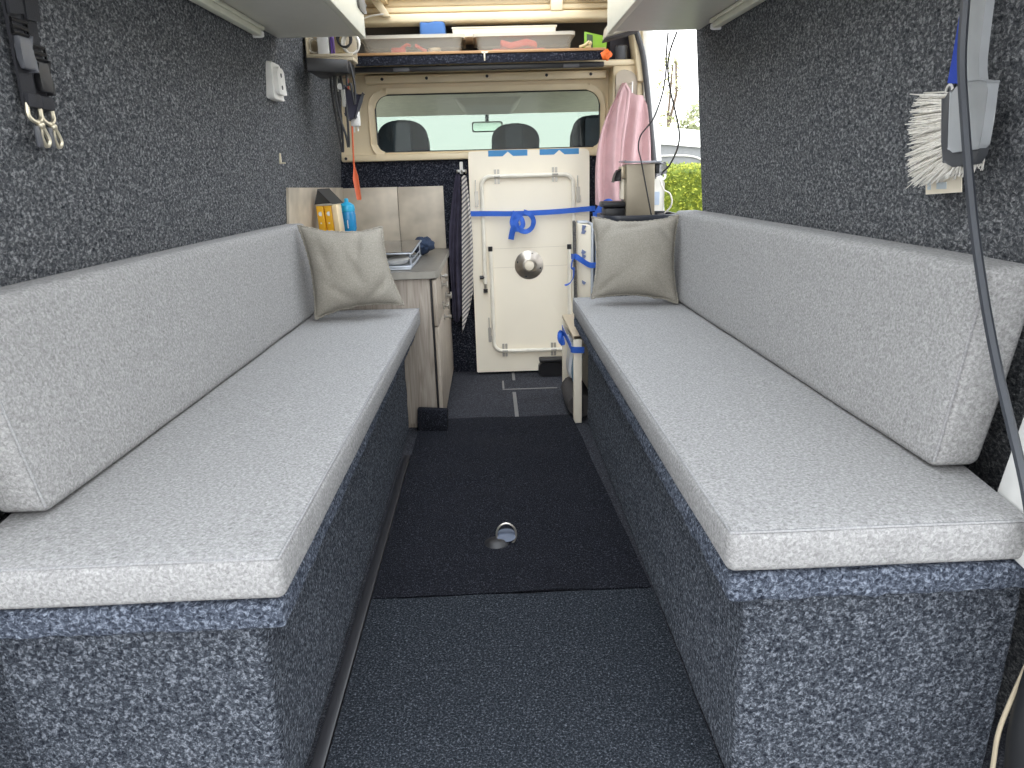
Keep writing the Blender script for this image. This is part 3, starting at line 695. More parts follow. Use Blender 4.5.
# ------------------------------------------------------------------ overhead cupboards
def cupboard(side, label):
    t = thing('overhead_cupboard', label, 'cupboard', ((-.49 if side == 'L' else .51), 1.7, 1.268), 'overhead cupboards')
    if side == 'L':
        to_obj('body', hexa([(-.655, .85, 1.268), (-.372, .85, 1.268), (-.372, 2.30, 1.268), (-.612, 2.30, 1.268), (-.632, .85, 1.488), (-.372, .85, 1.488), (-.372, 2.30, 1.488), (-.60, 2.30, 1.488)], .003), 'offwhite', t)
        to_obj('front', box((-.371, .85, 1.262), (-.352, 2.305, 1.488), .004), 'cupface', t)
        to_obj('catch', prism(rrect(2.19, 2.305, 1.325, 1.37, .018, 5), YZ, -.352, -.345, bev=.003), plain('dark grey catch', (.12, .115, .105), .5), t)
    else:
        to_obj('body', hexa([(.392, .85, 1.268), (.686, .85, 1.268), (.655, 2.32, 1.268), (.392, 2.32, 1.268), (.392, .85, 1.488), (.665, .85, 1.488), (.64, 2.32, 1.488), (.392, 2.32, 1.488)], .003), 'offwhite', t)
        to_obj('front', box((.372, .85, 1.262), (.391, 2.325, 1.488), .004), 'cupface', t)
    return t
cupboard('L', 'off-white overhead cupboard on the left, above the white socket')
cupboard('R', 'off-white overhead cupboard on the right, above the side door opening')
for x0, x1, y0, y1, lb in ((wl(2.0, 1.25)+.004, wl(2.0, 1.25)+.034, .9, 2.12, 'long cream light strip under the left overhead cupboard'), (.655-.022, .655+.008, .9, 2.16, 'long cream light strip under the right overhead cupboard')):
    t = thing('light_strip', lb, 'light', ((x0+x1)/2, (y0+y1)/2, 1.236), 'light strips under the cupboards')
    sk = .03 if x0 < 0 else -.03
    def hx(a0, a1, z0, z1, ya, yb): return hexa([(a0-sk, ya, z0), (a1-sk, ya, z0), (a1, yb, z0), (a0, yb, z0), (a0-sk, ya, z1), (a1-sk, ya, z1), (a1, yb, z1), (a0, yb, z1)], .004)
    to_obj('rail', hx(x0, x1, 1.256, 1.267, y0, y1), 'strip', t)
    to_obj('diffuser', hx(x0+.004, x1-.004, 1.240, 1.256, y0, y1-.02), 'strip', t)
    to_obj('end_cap', hx(x0+.002, x1-.002, 1.238, 1.257, y1-.019, y1), 'white', t)

# ------------------------------------------------------------------ shelf over the bulkhead and what is on it
sh = thing('overhead_shelf', 'plywood shelf with a carpeted front edge across the top of the bulkhead', 'shelf', (-.015, 3.0, 1.26))
to_obj('board', box((-.488, 2.845, 1.297), (.452, 3.30, 1.306), .001), 'ply', sh)
to_obj('carpet_edge', hexa([(-.48, 2.848, 1.262), (.445, 2.848, 1.264), (.445, 2.98, 1.29), (-.48, 2.98, 1.29), (-.48, 2.85, 1.296), (.445, 2.85, 1.296), (.445, 2.98, 1.296), (-.48, 2.98, 1.296)], .003), 'carpet_bulk', sh)
to_obj('support_rail', box((-.50, 2.87, 1.244), (.45, 2.90, 1.262), .003), 'black', sh)
for px in (-.345, .295): to_obj('plate', box((px, 2.866, 1.243), (px+.06, 2.871, 1.256), .001), 'grey_seal', sh)
def clear_box(x0, x1, label, items):
    t = thing('storage_box', label, 'box', ((x0+x1)/2, 2.97, 1.307), 'clear storage boxes on the shelf')
    y0, y1, z0, z1 = 2.875, 3.13, 1.307, 1.365
    walls = prism(rrect(x0+.004, x1-.004, y0, y1, .02, 4), lambda a, b, d: (a+(.010 if d < 1.33 else 0)*(1 if a < (x0+x1)/2 else -1), b, d), z0+.003, z1, [rrect(x0+.007, x1-.007, y0+.003, y1-.003, .018, 4)[::-1]])
    bot = box((x0+.02, y0+.006, z0), (x1-.02, y1-.006, z0+.003))
    to_obj('tub', join(walls, bot), 'clearbox', t)
    to_obj('lid', join(prism(rrect(x0-.004, x1+.004, y0-.006, y1+.006, .022, 4), XY, z1, z1+.004), prism(rrect(x0-.004, x1+.004, y0-.006, y1+.006, .022, 4), XY, z1-.008, z1, [rrect(x0-.001, x1+.001, y0-.003, y1+.003, .02, 4)[::-1]])), 'clearlid', t)
    return t
clear_box(-.462, -.078, 'clear lidded storage box at the left of the shelf, holding odd red bits', 0)
clear_box(-.038, .338, 'clear lidded storage box at the right of the shelf, under the flat white carton', 0)
def item(name, bm, mat, label, cat): return tag(to_obj(name, bm, mat), label, cat)
item('cable_clamp', join(box((-.355, 2.92, 1.3115), (-.30, 2.94, 1.335), .006), tube([(-.32, 2.93, 1.33), (-.295, 2.93, 1.345), (-.28, 2.93, 1.34)], .006, 8)), 'red', 'red clamp inside the left clear box', 'clamp')
item('tool_handle', tube([(-.262, 2.92, 1.341), (-.235, 2.92, 1.325), (-.22, 2.92, 1.318)], .006, 8), 'red', 'thin red tool handle inside the left clear box, right of the red clamp', 'tool')
item('key_coil', tube([(-.19+.022*math.cos(a), 2.92+.02*math.sin(a), 1.316+.0016*a/2) for a in [i*.5 for i in range(28)]], .003, 6), 'brass', 'coil of brass coloured wire inside the left clear box', 'coil')
item('red_pouch', join(soft_box(.07, .05, .012, .010, .03, lambda p: V((.13+p.x, 2.95+p.y, 1.335+p.z+.006*math.sin(p.x*60)))), box((.03, 2.92, 1.3115), (.23, 2.98, 1.322), .004)), 'red', 'red printed pouch inside the right clear box', 'pouch')
item('flat_carton', join(box((-.12, 2.955, 1.3705), (.275, 3.12, 1.402), .002), box((-.123, 2.952, 1.399), (.28, 3.122, 1.406), .002)), 'paper', 'long flat white carton lying on the right clear box', 'carton')
item('blue_bag', soft_box(.048, .06, .027, .012, .02, lambda p: V((-.195+p.x, 2.99+p.y, 1.398+p.z+.004*math.sin(p.x*80)))), 'bluebag', 'small blue fabric bag on top of the left clear box', 'bag')
# lime card and beige clip, orange tag
gc = thing('greeting_card', 'lime green card with a dark picture panel standing at the right end of the shelf', 'card', (.42, 2.90, 1.307))
to_obj('card', hexa([(.378, 2.90, 1.307), (.462, 2.90, 1.307), (.462, 2.92, 1.307), (.378, 2.92, 1.307), (.380, 2.91, 1.372), (.464, 2.90, 1.352), (.464, 2.905, 1.352), (.380, 2.915, 1.372)], .0006), 'green', gc)
to_obj('picture', hexa([(.388, 2.8975, 1.312), (.410, 2.8975, 1.312), (.410, 2.8985, 1.312), (.388, 2.8985, 1.312), (.388, 2.9045, 1.363), (.410, 2.9015, 1.358), (.410, 2.9025, 1.358), (.388, 2.9055, 1.363)]), plain('dark print', (.05, .08, .04), .5), gc)
to_obj('bottle_picture', box((.394, 2.8965, 1.314), (.404, 2.8975, 1.338), .0003), plain('pale print', (.5, .55, .4), .5), gc)
item('peg_clip', join(tube([(.355, 2.862, 1.312), (.375, 2.862, 1.318), (.392, 2.862, 1.330)], .005, 8), tube([(.378, 2.866, 1.311), (.398, 2.866, 1.314)], .005, 8), ball((.395, 2.864, 1.324), .008)), 'beigeboard', 'beige clip lying in front of the lime card', 'clip')
ot = bmesh.new(); bmesh.ops.create_icosphere(ot, subdivisions=3, radius=1)
for v in ot.verts:
    n = noise.noise(v.co*2.1+V((4, 1, 0)))*.55
    v.co = V((.452+v.co.x*(1+n)*.018, 2.835+v.co.y*(1+n)*.009, 1.278+v.co.z*(1+n)*.018))
tag(to_obj('cloth_knot', ot, 'orange2', None, 60), 'bright orange knotted cloth hanging at the right end of the shelf', 'cloth')
item('brass_hook', join(box((-.004, 2.842, 1.27), (.002, 2.847, 1.302), .001), hexa([(-.010, 2.842, 1.296), (.010, 2.842, 1.296), (.010, 2.847, 1.296), (-.010, 2.847, 1.296), (-.014, 2.842, 1.302), (.014, 2.842, 1.302), (.014, 2.847, 1.302), (-.014, 2.847, 1.302)])), 'brass', 'tiny brass hook screwed to the middle of the shelf edge', 'hook')
tr = thing('grab_handle', 'beige rounded grab handle beside the right overhead cupboard', 'handle', (.5, 2.74, 1.31))
to_obj('moulding', hexa([(.428, 2.72, 1.318), (.55, 2.72, 1.346), (.56, 2.80, 1.346), (.43, 2.80, 1.318), (.436, 2.72, 1.362), (.52, 2.72, 1.372), (.52, 2.80, 1.372), (.436, 2.80, 1.362)], .01, 3), plain('beige handle plastic', (.52, .47, .38), .5), tr)
to_obj('lower_lip', hexa([(.430, 2.715, 1.311), (.552, 2.715, 1.340), (.552, 2.79, 1.340), (.430, 2.79, 1.311), (.428, 2.715, 1.3175), (.55, 2.715, 1.3455), (.55, 2.79, 1.3455), (.428, 2.79, 1.3175)], .001), 'basketbrown', tr)
item('dark_case', box((.50, 3.06, 1.2855), (.60, 3.2, 1.44), .01), plain('dark violet case', (.03, .028, .04), .6), 'dark case at the right end above the bulkhead, behind the orange cloth', 'case')
item('grey_canister', lathe([(.022, 0), (.024, .004), (.024, .05), (.02, .054)], (.543, 3.03, 1.2855), (0, 0, 1), 16), 'buckle', 'grey canister beside the orange cloth', 'canister')

# organiser tray at the left end with its contents
OFF = V((.04, -.20, -.031))          # the tray hangs on the side wall, nearer than the bulkhead
og = thing('organiser_tray', 'cream wall organiser tray under the far end of the left cupboard', 'tray', (-.56, 2.8, 1.27))
to_obj('tray', join(box((-.632, 2.76, 1.272), (-.478, 2.85, 1.284), .003), box((-.632, 2.845, 1.284), (-.478, 2.85, 1.37), .002), box((-.632, 2.76, 1.284), (-.627, 2.85, 1.37), .002), box((-.632, 2.758, 1.284), (-.478, 2.762, 1.294), .001)), 'cream_dk', og)
item('black_speaker', prism([(-.612, 2.66), (-.49, 2.72), (-.49, 2.85), (-.612, 2.85)], XY, 1.228, 1.270, bev=.005), 'black', 'black box fixed under the organiser tray', 'speaker')
item('power_adapter', box((-.596, 2.775, 1.2855), (-.558, 2.835, 1.362), .003), 'white', 'white block adapter standing in the organiser tray', 'adapter')
item('leaflet', join(box((-.553, 2.778, 1.2855), (-.547, 2.836, 1.366), .0008)), 'purple', 'purple leaflet standing in the organiser tray', 'leaflet')
item('yellow_board', join(box((-.540, 2.78, 1.2855), (-.505, 2.80, 1.352), .002), box((-.53, 2.775, 1.30), (-.515, 2.78, 1.33), .001)), 'beigeboard', 'pale yellow board standing in the organiser tray', 'board')
def coil(c, r, n, th, ph, mat, name, label):
    pts = [V((c[0]+r*math.cos(a)*(1+.15*math.sin(a*.7)), c[1]+.008*math.sin(a*1.3+ph), c[2]+r*1.2*math.sin(a))) for a in [i*.4 for i in range(n)]]
    return tag(to_obj(name, tube(pts, th, 6), mat), label, 'cable')
coil((-.612, 2.80, 1.325), .018, 44, .003, 0, 'cordwhite', 'cable_coil', 'white coiled cable at the left of the organiser tray')
coil((-.484, 2.775, 1.325), .026, 52, .0035, 1, 'cordwhite', 'cable_coil', 'white coiled cable spilling from the right of the organiser tray')
coil((-.502, 2.765, 1.34), .022, 40, .0035, 2, 'cordblack', 'cable_coil', 'black coiled cable hanging over the yellow board')
# bundle hanging below
for i, (x0, x1, z1, lb) in enumerate(((-.562, -.549, .985, 'longest black looped cord hanging on the left of the navy pouch'), (-.545, -.524, 1.0, 'black looped cord hanging between the long cord and the navy pouch'), (-.500, -.486, 1.135, 'thin black looped cord hanging in front of the bulkhead above the navy pouch'))):
    xs = x0; w = .005; yb = 2.80-.02*i
    pts = [(x0, yb, 1.268), (x0-.006, yb, 1.2), (x0+.001, yb, 1.1) if z1 < 1.05 else (x0+.006, yb, 1.2), (x1-w, yb, z1+.04), (x1, yb, z1), (x1+w*.8, yb, z1+.03), (x1+w, yb, (z1+1.268)/2), (x0+.014, yb, 1.24), (x0+.008, yb, 1.268)]
    tag(to_obj('looped_cord', tube(pts, .0042, 6, smooth=6), 'cordblack'), lb, 'cord', 'black cords hanging under the tray')
kr = thing('key_ring', 'bunch of keys with a white disc and silver tag hanging under the organiser tray', 'keys', (-.535, 2.785, 1.26))
to_obj('ring', tube([(-.535+.012*math.cos(a), 2.785, 1.255+.014*math.sin(a)) for a in [2*PI*i/16 for i in range(16)]], .0018, 6, closed=True), 'nickel', kr)
to_obj('disc', lathe([(.010, 0), (.010, .003), (0, .003)], (-.533, 2.78, 1.195), (0, -1, 0), 16), 'white', kr)
to_obj('tag', box((-.532, 2.776, 1.130), (-.518, 2.780, 1.185), .001), plain('silver tag', (.45, .44, .40), .4), kr)
to_obj('key', join(tube([(-.54, 2.79, 1.245), (-.545, 2.79, 1.21), (-.543, 2.788, 1.18)], .003, 6), tube([(-.53, 2.784, 1.243), (-.526, 2.782, 1.20)], .0025, 6)), 'nickel', kr)
tag(to_obj('navy_pouch', prism([(-.534, 1.110), (-.520, 1.092), (-.500, 1.10), (-.478, 1.155), (-.47, 1.175), (-.495, 1.172), (-.515, 1.19), (-.528, 1.20), (-.53, 1.15)], XZ, 2.83, 2.86, bev=.006), plain('navy nylon', (.035, .034, .055), .45), None, 60), 'dark navy pouch hanging under the organiser tray', 'pouch')
tag(to_obj('travel_plug', join(box((-.522, 2.85, 1.072), (-.490, 2.875, 1.125), .005), box((-.512, 2.855, 1.12), (-.492, 2.87, 1.145), .003), tube([(-.513, 2.862, 1.075), (-.513, 2.862, 1.052)], .003, 6), tube([(-.50, 2.862, 1.075), (-.50, 2.862, 1.056)], .003, 6)), 'white'), 'white plug hanging behind the navy pouch', 'plug')
OFF = V((0, 0, 0))
pd = thing('hanging_paddle', 'slim orange-red paddle hanging in front of the bulkhead corner', 'paddle', (-.53, 2.93, .78))
to_obj('handle', tube([(-.520, 2.90, 1.10), (-.527, 2.91, 1.0), (-.532, 2.92, .93), (-.532, 2.925, .89)], .0035, 8, smooth=4), 'orange', pd)
to_obj('blade', prism([(-.5345, .905), (-.529, .905), (-.521, .875), (-.516, .785), (-.519, .780), (-.531, .780), (-.534, .785), (-.5415, .86)], XZ, 2.92, 2.928, bev=.002), 'orange', pd)
to_obj('hanging_loop', tube([(-.519, 2.88, 1.268), (-.521, 2.885, 1.19), (-.520, 2.90, 1.10)], .0022, 6), 'red', pd)

# ------------------------------------------------------------------ table top stored upright against the bulkhead
tp = thing('folded_table', 'ivory camping table top stored upright against the bulkhead, its legs folded', 'table', (.17, 3.06, 0))
LEAN = lambda z: 3.035+.03*z
FP = lambda a, b, d: (a, LEAN(b)+d, b)
to_obj('panel', prism(rrect(-.084, .422, .012, .957, (.006, .012, .022, .012), 4), FP, 0, .022, bev=.002), 'panel', tp)
def tubeU(pts, r=.0085): return tube([(a, LEAN(b)-.012, b) for a, b in pts], r, 8)
def arc(cx, cz, r, a0, a1, n=6): return [(cx+r*math.cos(a0+(a1-a0)*i/n), cz+r*math.sin(a0+(a1-a0)*i/n)) for i in range(n+1)]
u1 = [(-.032, .41)]+[(-.032, .80)]+arc(.006, .816, .040, PI, PI/2)[1:]+arc(.316, .820, .036, PI/2, 0)+[(.354, .34)]
l1 = to_obj('folding_leg', tubeU(u1), 'tubewhite', tp)
to_obj('foot_cap', tubeU([(-.032, .372), (-.032, .388)], .0095), 'black', l1)
to_obj('lock_knob', tubeU([(-.055, .438), (-.030, .438)], .008), 'black', l1)
to_obj('leg_pin', tubeU([(-.032, .385), (-.032, .415)], .005), 'nickel', l1)
l2p = [(-.005, .555), (-.003, .16)]+arc(.036, .150, .040, PI, 1.5*PI)[1:]+arc(.295, .147, .038, 1.5*PI, 2*PI)+[(.334, .555)]
l2 = to_obj('folding_leg', tubeU(l2p), 'tubewhite', tp)
for cx_ in (-.005, .334): to_obj('foot_cap', tubeU([(cx_, .548), (cx_, .568)], .0095), 'black', l2)
for hx_, hz_ in ((.033, .855), (.276, .858), (.045, .112), (.262, .110)):
    to_obj('hinge', join(*[prism(rrect(hx_-.012+dx, hx_-.002+dx, hz_-.030, hz_+.028, .001, 1), FP, -.003, 0) for dx in (0, .013)], tube([(hx_-.012, LEAN(hz_)-.021, hz_), (hx_+.012, LEAN(hz_)-.021, hz_)], .004, 8)), 'nickel', tp)
for hx_, hz_ in ((-.056, .768), (.374, .775), (-.020, .185)):
    to_obj('leg_clip', join(prism(rrect(hx_-.007, hx_+.007, hz_-.035, hz_+.03, .003, 2), FP, -.004, 0), prism(rrect(hx_-.003, hx_+.009, hz_-.025, hz_-.005, .002, 2), FP, -.012, -.004), prism(rrect(hx_-.004, hx_+.0, hz_+.025, hz_+.075, .001, 1), FP, -.006, 0)), 'nickel', tp)
dz = .484
fl = to_obj('leg_socket', lathe([(.062, 0), (.062, .004), (.052, .010), (.034, .020), (.027, .024), (.024, .024), (.022, .012), (0, .012)], (.160, LEAN(dz), dz), (0, -1, -.03), 32), 'chrome', tp)
to_obj('socket_plug', lathe([(.021, 0), (.021, .010), (.018, .012), (0, .012)], (.160, LEAN(dz)-.012, dz), (0, -1, -.03), 24), 'panel', fl)
for k in range(4):
    a = PI*.25+k*PI/2+.5
    to_obj('screw', lathe([(.005, 0), (.004, .003), (0, .003)], (.160+.050*math.cos(a), LEAN(dz)-.009, dz+.050*math.sin(a)), (0, -1, 0), 10), 'brushrim', fl)
for x0, x1, zz in ((.000, .163, .935), (.214, .378, .936)):
    xm = (x0+x1)/2
    to_obj('masking_tape', prism([(x0, zz), (xm-.022, zz), (xm, zz+.018), (xm+.022, zz), (x1, zz), (x1, .958), (x0, .958)], FP, -.0012, 0), 'bluetape', tp)
    # tape wraps on to the wall above
    to_obj('masking_tape', box((x0, LEAN(.96), .9575), (x1, 3.07, .9590)), 'bluetape', tp)
for zz in (.556, .475): to_obj('score_line', prism([(.005, zz), (.325, zz+.003), (.325, zz+.0045), (.005, zz+.0015)], FP, -.0004, 0), plain('faint pencil line', (.62, .56, .45), .6), tp)
# blue lashing strap with its knot
ls = thing('lashing_strap', 'blue lashing strap knotted around the ivory table top', 'strap', (.16, 3.03, .60))
fy = LEAN(.71)-.026
to_obj('webbing', join(ribbon([(-.092, fy+.03, .708), (-.088, fy+.004, .708), (0, fy, .706), (.10, fy-.002, .703), (.20, fy-.002, .704), (.3, fy, .707), (.415, fy, .714), (.44, fy-.02, .716)], .021, .0025, (0, 0, 1), 3)), 'bluestrap', ls)
to_obj('knot', join(ribbon([(.105, fy-.01, .712), (.09, fy-.022, .67), (.105, fy-.030, .64), (.135, fy-.026, .655), (.125, fy-.018, .69), (.10, fy-.02, .68)], .020, .003, None, 5),
    ribbon([(.14, fy-.01, .71), (.165, fy-.025, .700), (.180, fy-.03, .675), (.172, fy-.03, .645), (.145, fy-.034, .63), (.115, fy-.03, .642), (.108, fy-.02, .665)], .020, .003, None, 5),
    ribbon([(.12, fy-.015, .70), (.10, fy-.025, .66), (.088, fy-.02, .62), (.084, fy-.016, .598)], .024, .003, (1, -.2, .25), 5)), 'bluestrap', ls)
to_obj('tied_end', join(ribbon([(.435, 2.98, .700), (.428, 2.93, .665), (.432, 2.915, .70), (.455, 2.91, .735), (.478, 2.905, .748), (.495, 2.905, .735), (.485, 2.90, .71), (.462, 2.905, .70), (.452, 2.91, .715), (.472, 2.912, .732)], .020, .003, None, 6),
    ribbon([(.45, 2.90, .735), (.478, 2.895, .71), (.495, 2.90, .70)], .022, .003, None, 5)), 'bluestrap', ls)

# ------------------------------------------------------------------ towels and hooks
hk = thing('hook_rail', 'white towel hook on the bulkhead at the left of the table top', 'hook', (-.115, 3.085, .86))
to_obj('plate', join(box((-.122, 3.075, .868), (-.108, 3.094, .918), .003), box((-.136, 3.075, .876), (-.094, 3.09, .886), .003)), 'white', hk)
for x in (-.132, -.112, -.096): to_obj('prong', tube([(x, 3.08, .883), (x, 3.06, .872), (x, 3.045, .876), (x, 3.042, .886)], .003, 6, smooth=3), 'nickel', hk)
def drape(name, label, cat, tops, bots, y, amp, k, mat, thick=.004, nu=30, nv=36, group=None, sag=None, ph=0.):
    """hanging cloth: tops / bots are polylines (x,z) across the cloth; folds run down it"""
    def ev(pl, u):
        s = u*(len(pl)-1); i = min(int(s), len(pl)-2); f = s-i
        return V(pl[i]).lerp(V(pl[i+1]), f)
    bm = bmesh.new(); g = {}
    for i in range(nu+1):
        for j in range(nv+1):
            u, v = i/nu, j/nv; a, b = ev(tops, u), ev(bots, u); p = a.lerp(b, v)
            if sag: p.x += sag(u, v)
            yy = y-(amp*(.25+.75*min(1, v*2.2)))*math.sin(2*PI*k*u+ph+.8*math.sin(v*3))-.004*noise.noise(V((u*6, v*4, 2)))
            for s in (0, 1): g[i, j, s] = bm.verts.new((p.x, yy+thick*s, p.y))
    for i in range(nu):
        for j in range(nv):
            for s in (0, 1): bm.faces.new((g[i, j, s], g[i+1, j, s], g[i+1, j+1, s], g[i, j+1, s]))
    for i in range(nu):
        for j in (0, nv): bm.faces.new((g[i, j, 0], g[i+1, j, 0], g[i+1, j, 1], g[i, j, 1]))
    for j in range(nv):
        for i in (0, nu): bm.faces.new((g[i, j, 0], g[i, j+1, 0], g[i, j+1, 1], g[i, j, 1]))
    return tag(to_obj(name, bm, mat, None, 60), label, cat, group)
drape('towel', 'dark navy towel hanging from the white hook beside the kitchen cabinet', 'towel', [(-.140, .865), (-.130, .872), (-.120, .866)], [(-.183, .30), (-.176, .25), (-.160, .24), (-.135, .29)], 3.045, .012, 1.6, 'navy', group='towels on the hook',
      sag=lambda u, v: -.02*math.sin(PI*min(1, v*1.1))*(1-u))
drape('towel', 'grey and white striped towel hanging between the navy towel and the table top', 'towel', [(-.114, .855), (-.104, .865), (-.094, .86)], [(-.142, .20), (-.134, .215), (-.102, .31), (-.088, .375)], 3.03, .008, 1.4, 'stripe', group='towels on the hook',
      sag=lambda u, v: .012*math.sin(PI*v)*u)

# ------------------------------------------------------------------ pink garment on the door post
gm = drape('pink_garment', 'pale pink garment hanging from a peg on the right door post', 'clothing', [(.530, 1.165), (.535, 1.195), (.548, 1.192), (.585, 1.150), (.618, 1.145), (.634, 1.11)], [(.432, .735), (.47, .715), (.52, .70), (.56, .70), (.60, .71), (.645, .74)], 2.950, .018, 3.2, 'pink', .005, 60, 44,
    sag=lambda u, v: (-.045*math.sin(PI*v**.8)*(1-u)**1.3+.012*math.sin(PI*v)*u))
to_obj('hood_fold', tube([(.508, 2.925, 1.02), (.515, 2.92, 1.10), (.528, 2.918, 1.165), (.540, 2.92, 1.186), (.556, 2.925, 1.16), (.548, 2.92, 1.08), (.535, 2.92, .98), (.530, 2.925, .88)], [.004, .006, .007, .007, .007, .007, .006, .004], 8), 'pink', gm)
item('coat_peg', join(tube([(.572, 2.99, 1.195), (.572, 2.94, 1.193)], .003, 6), tube([(.572, 2.94, 1.155), (.572, 2.94, 1.196)], .003, 6)), 'white', 'thin white coat peg above the pink garment', 'hook')

# ------------------------------------------------------------------ rack, folded table and storage box at the end of the right bench
rk = thing('side_rack', 'narrow cream wooden rack at the far end of the right bench, pouches inside', 'rack', (.45, 2.55, 0))
to_obj('front_post', box((.274, 2.362, 0), (.303, 2.384, .322), .002), 'panel', rk)
to_obj('top_board', box((.272, 2.362, .3075), (.60, 2.74, .3225), .002), wood('rack top edge', (.50, .40, .28), (.62, .52, .38), 'y', 20), rk)
to_obj('rear_post', box((.270, 2.715, 0), (.303, 2.738, .307), .002), 'panel', rk)
to_obj('back_board', box((.59, 2.365, 0), (.60, 2.74, .307), .002), 'panel', rk)
to_obj('end_board', box((.304, 2.726, 0), (.589, 2.738, .307), .001), 'panel', rk)
rs = tag(to_obj('lashing_strap', join(ribbon([(.310, 2.357, .272), (.268, 2.357, .274), (.2665, 2.39, .278), (.264, 2.48, .284), (.262, 2.58, .287), (.264, 2.66, .287)], .022, .002, (0, 0, 1), 3),
    ribbon([(.262, 2.56, .28), (.246, 2.55, .295), (.242, 2.54, .27), (.255, 2.545, .25), (.25, 2.55, .28)], .016, .002, None, 5)), 'bluestrap'), 'blue strap tied around the front post of the cream rack', 'strap')
tag(to_obj('pouch', soft_box(.012, .05, .078, .010, .02, lambda p: V((.292+p.x+.004*math.sin(p.z*40), 2.60+p.y, .19+p.z))), 'whitepack', None, 60), 'white printed pouch standing in the cream rack', 'pouch')
tag(to_obj('pouch', soft_box(.012, .05, .078, .010, .02, lambda p: V((.298+p.x+.004*math.sin(p.z*40), 2.47+p.y, .19+p.z))), 'cyanpack', None, 60), 'teal pouch standing in the cream rack next to the front post', 'pouch')
tag(to_obj('cloth_roll', tube([(.302, 2.40, .052), (.302, 2.50, .055), (.302, 2.64, .052)], [.044, .05, .046], 14), 'basketbrown', None, 60), 'dark brown rolled cloth at the bottom of the cream rack', 'roll')
tag(to_obj('black_case', join(prism(rrect(.19, .33, .002, .066, .024, 6), XZ, 2.965, 3.01, bev=.006), box((.192, 2.955, .069), (.33, 3.0, .086), .006)), 'black'), 'black folded umbrella-like case on the floor under the table top', 'case')
# folding camping table
blueprint = plain('blue print', (.20, .25, .42), .5)
ft = thing('suitcase_table', 'aluminium edged folding table standing on end beside the right pillow', 'table', (.345, 2.55, .3235))
to_obj('felt_pad', fuzz_edge(hexa([(.300, 2.545, .33), (.310, 2.545, .33), (.314, 2.62, .33), (.306, 2.62, .33), (.294, 2.545, .695), (.304, 2.545, .695), (.310, 2.62, .695), (.300, 2.62, .695)], .003), .001, 40), 'felt', ft)
to_obj('leaf', hexa([(.313, 2.55, .3235), (.350, 2.49, .3235), (.350, 2.60, .3235), (.318, 2.61, .3235), (.308, 2.55, .690), (.350, 2.49, .684), (.350, 2.60, .684), (.314, 2.61, .690)], .002), 'panel', ft)
to_obj('frame', join(box((.351, 2.488, .3235), (.361, 2.60, .692), .003), box((.312, 2.55, .6895), (.351, 2.60, .696), .001)), 'alu', ft)
to_obj('leaf', box((.366, 2.492, .3235), (.385, 2.60, .686), .003), plain('blue grey laminate', (.26, .31, .40), .4), ft)
for z in (.665, .65, .58, .565, .47): to_obj('print', prism([(.320+.008*random.random(), z+.01*random.random()), (.330, z+.004), (.336, z+.012+.01*random.random()), (.324, z+.020)], lambda a, b, d: (a, 2.55-(a-.309)*1.46+d, b), -.0035, -.0005), blueprint, ft)
fs = tag(to_obj('lashing_strap', join(ribbon([(.386, 2.484, .550), (.36, 2.4835, .548), (.344, 2.484, .549), (.324, 2.512, .560), (.302, 2.517, .575), (.294, 2.53, .575), (.291, 2.58, .57)], .019, .002, (0, 0, 1), 4),
    ribbon([(.294, 2.51, .575), (.285, 2.50, .56), (.283, 2.50, .54), (.291, 2.505, .535)], .018, .002, (.3, .8, 0), 4), ribbon([(.291, 2.505, .54), (.289, 2.50, .505), (.275, 2.495, .485), (.258, 2.49, .478)], .013, .002, (.4, .9, .3), 4)), 'bluestrap'), 'blue strap tied around the aluminium edged folding table', 'strap')
sb = thing('storage_chest', 'grey storage chest under the black tub and coffee machine', 'chest', (.54, 2.6, .3235))
to_obj('body', box((.405, 2.478, .3235), (.655, 2.71, .683), .006), 'felt', sb)
to_obj('lid', box((.40, 2.465, .6835), (.66, 2.714, .693), .003), 'grey_seal', sb)
tag(to_obj('tan_cushion', soft_box(.008, .06, .19, .007, .03, lambda p: V((.394+p.x, 2.56+p.y, .5175+p.z-.003))), plain('tan cloth', (.30, .235, .16), .9)), 'tan cushion squeezed between the folding table and the chest', 'cushion')
tb = thing('tub_tray', 'black oval tub on the chest, holding the coffee machine', 'tub', (.54, 2.58, .701))
outl = rrect(.395, .663, 2.47, 2.712, .06, 8)
inn = rrect(.401, .657, 2.476, 2.706, .055, 8)
to_obj('rim', prism(outl, XY, .697, .716, [inn[::-1]], bev=.002), plain('blue black plastic', (.03, .034, .045), .35), tb)
to_obj('bottom', prism(outl, XY, .6935, .6975), 'black', tb)
# coffee machine
cm = thing('coffee_machine', 'champagne coloured capsule coffee machine standing in the black tub', 'coffee machine', (.53, 2.6, .706))
to_obj('body', hexa([(.486, 2.565, .6985), (.590, 2.565, .6985), (.590, 2.665, .6985), (.486, 2.665, .6985), (.486, 2.565, .886), (.586, 2.565, .888), (.586, 2.665, .888), (.486, 2.665, .886)], .004), 'coffee_side', cm)
to_obj('lever', prism([(.474, .896), (.478, .893), (.484, .891), (.60, .890), (.612, .884), (.612, .890), (.604, .896), (.488, .896), (.480, .899)], XZ, 2.56, 2.67, bev=.001), 'silver', cm)
to_obj('brew_head', box((.470, 2.585, .838), (.4855, 2.645, .880), .004), plain('champagne metal', (.40, .34, .25), .3, .5), cm)
to_obj('spout', prism([(.470, .868), (.470, .832), (.462, .832), (.446, .828), (.446, .838), (.452, .856), (.460, .866)], XZ, 2.59, 2.64, bev=.003), 'black', cm)
to_obj('column', box((.474, 2.60, .765), (.4855, 2.64, .836), .002), 'panel', cm)
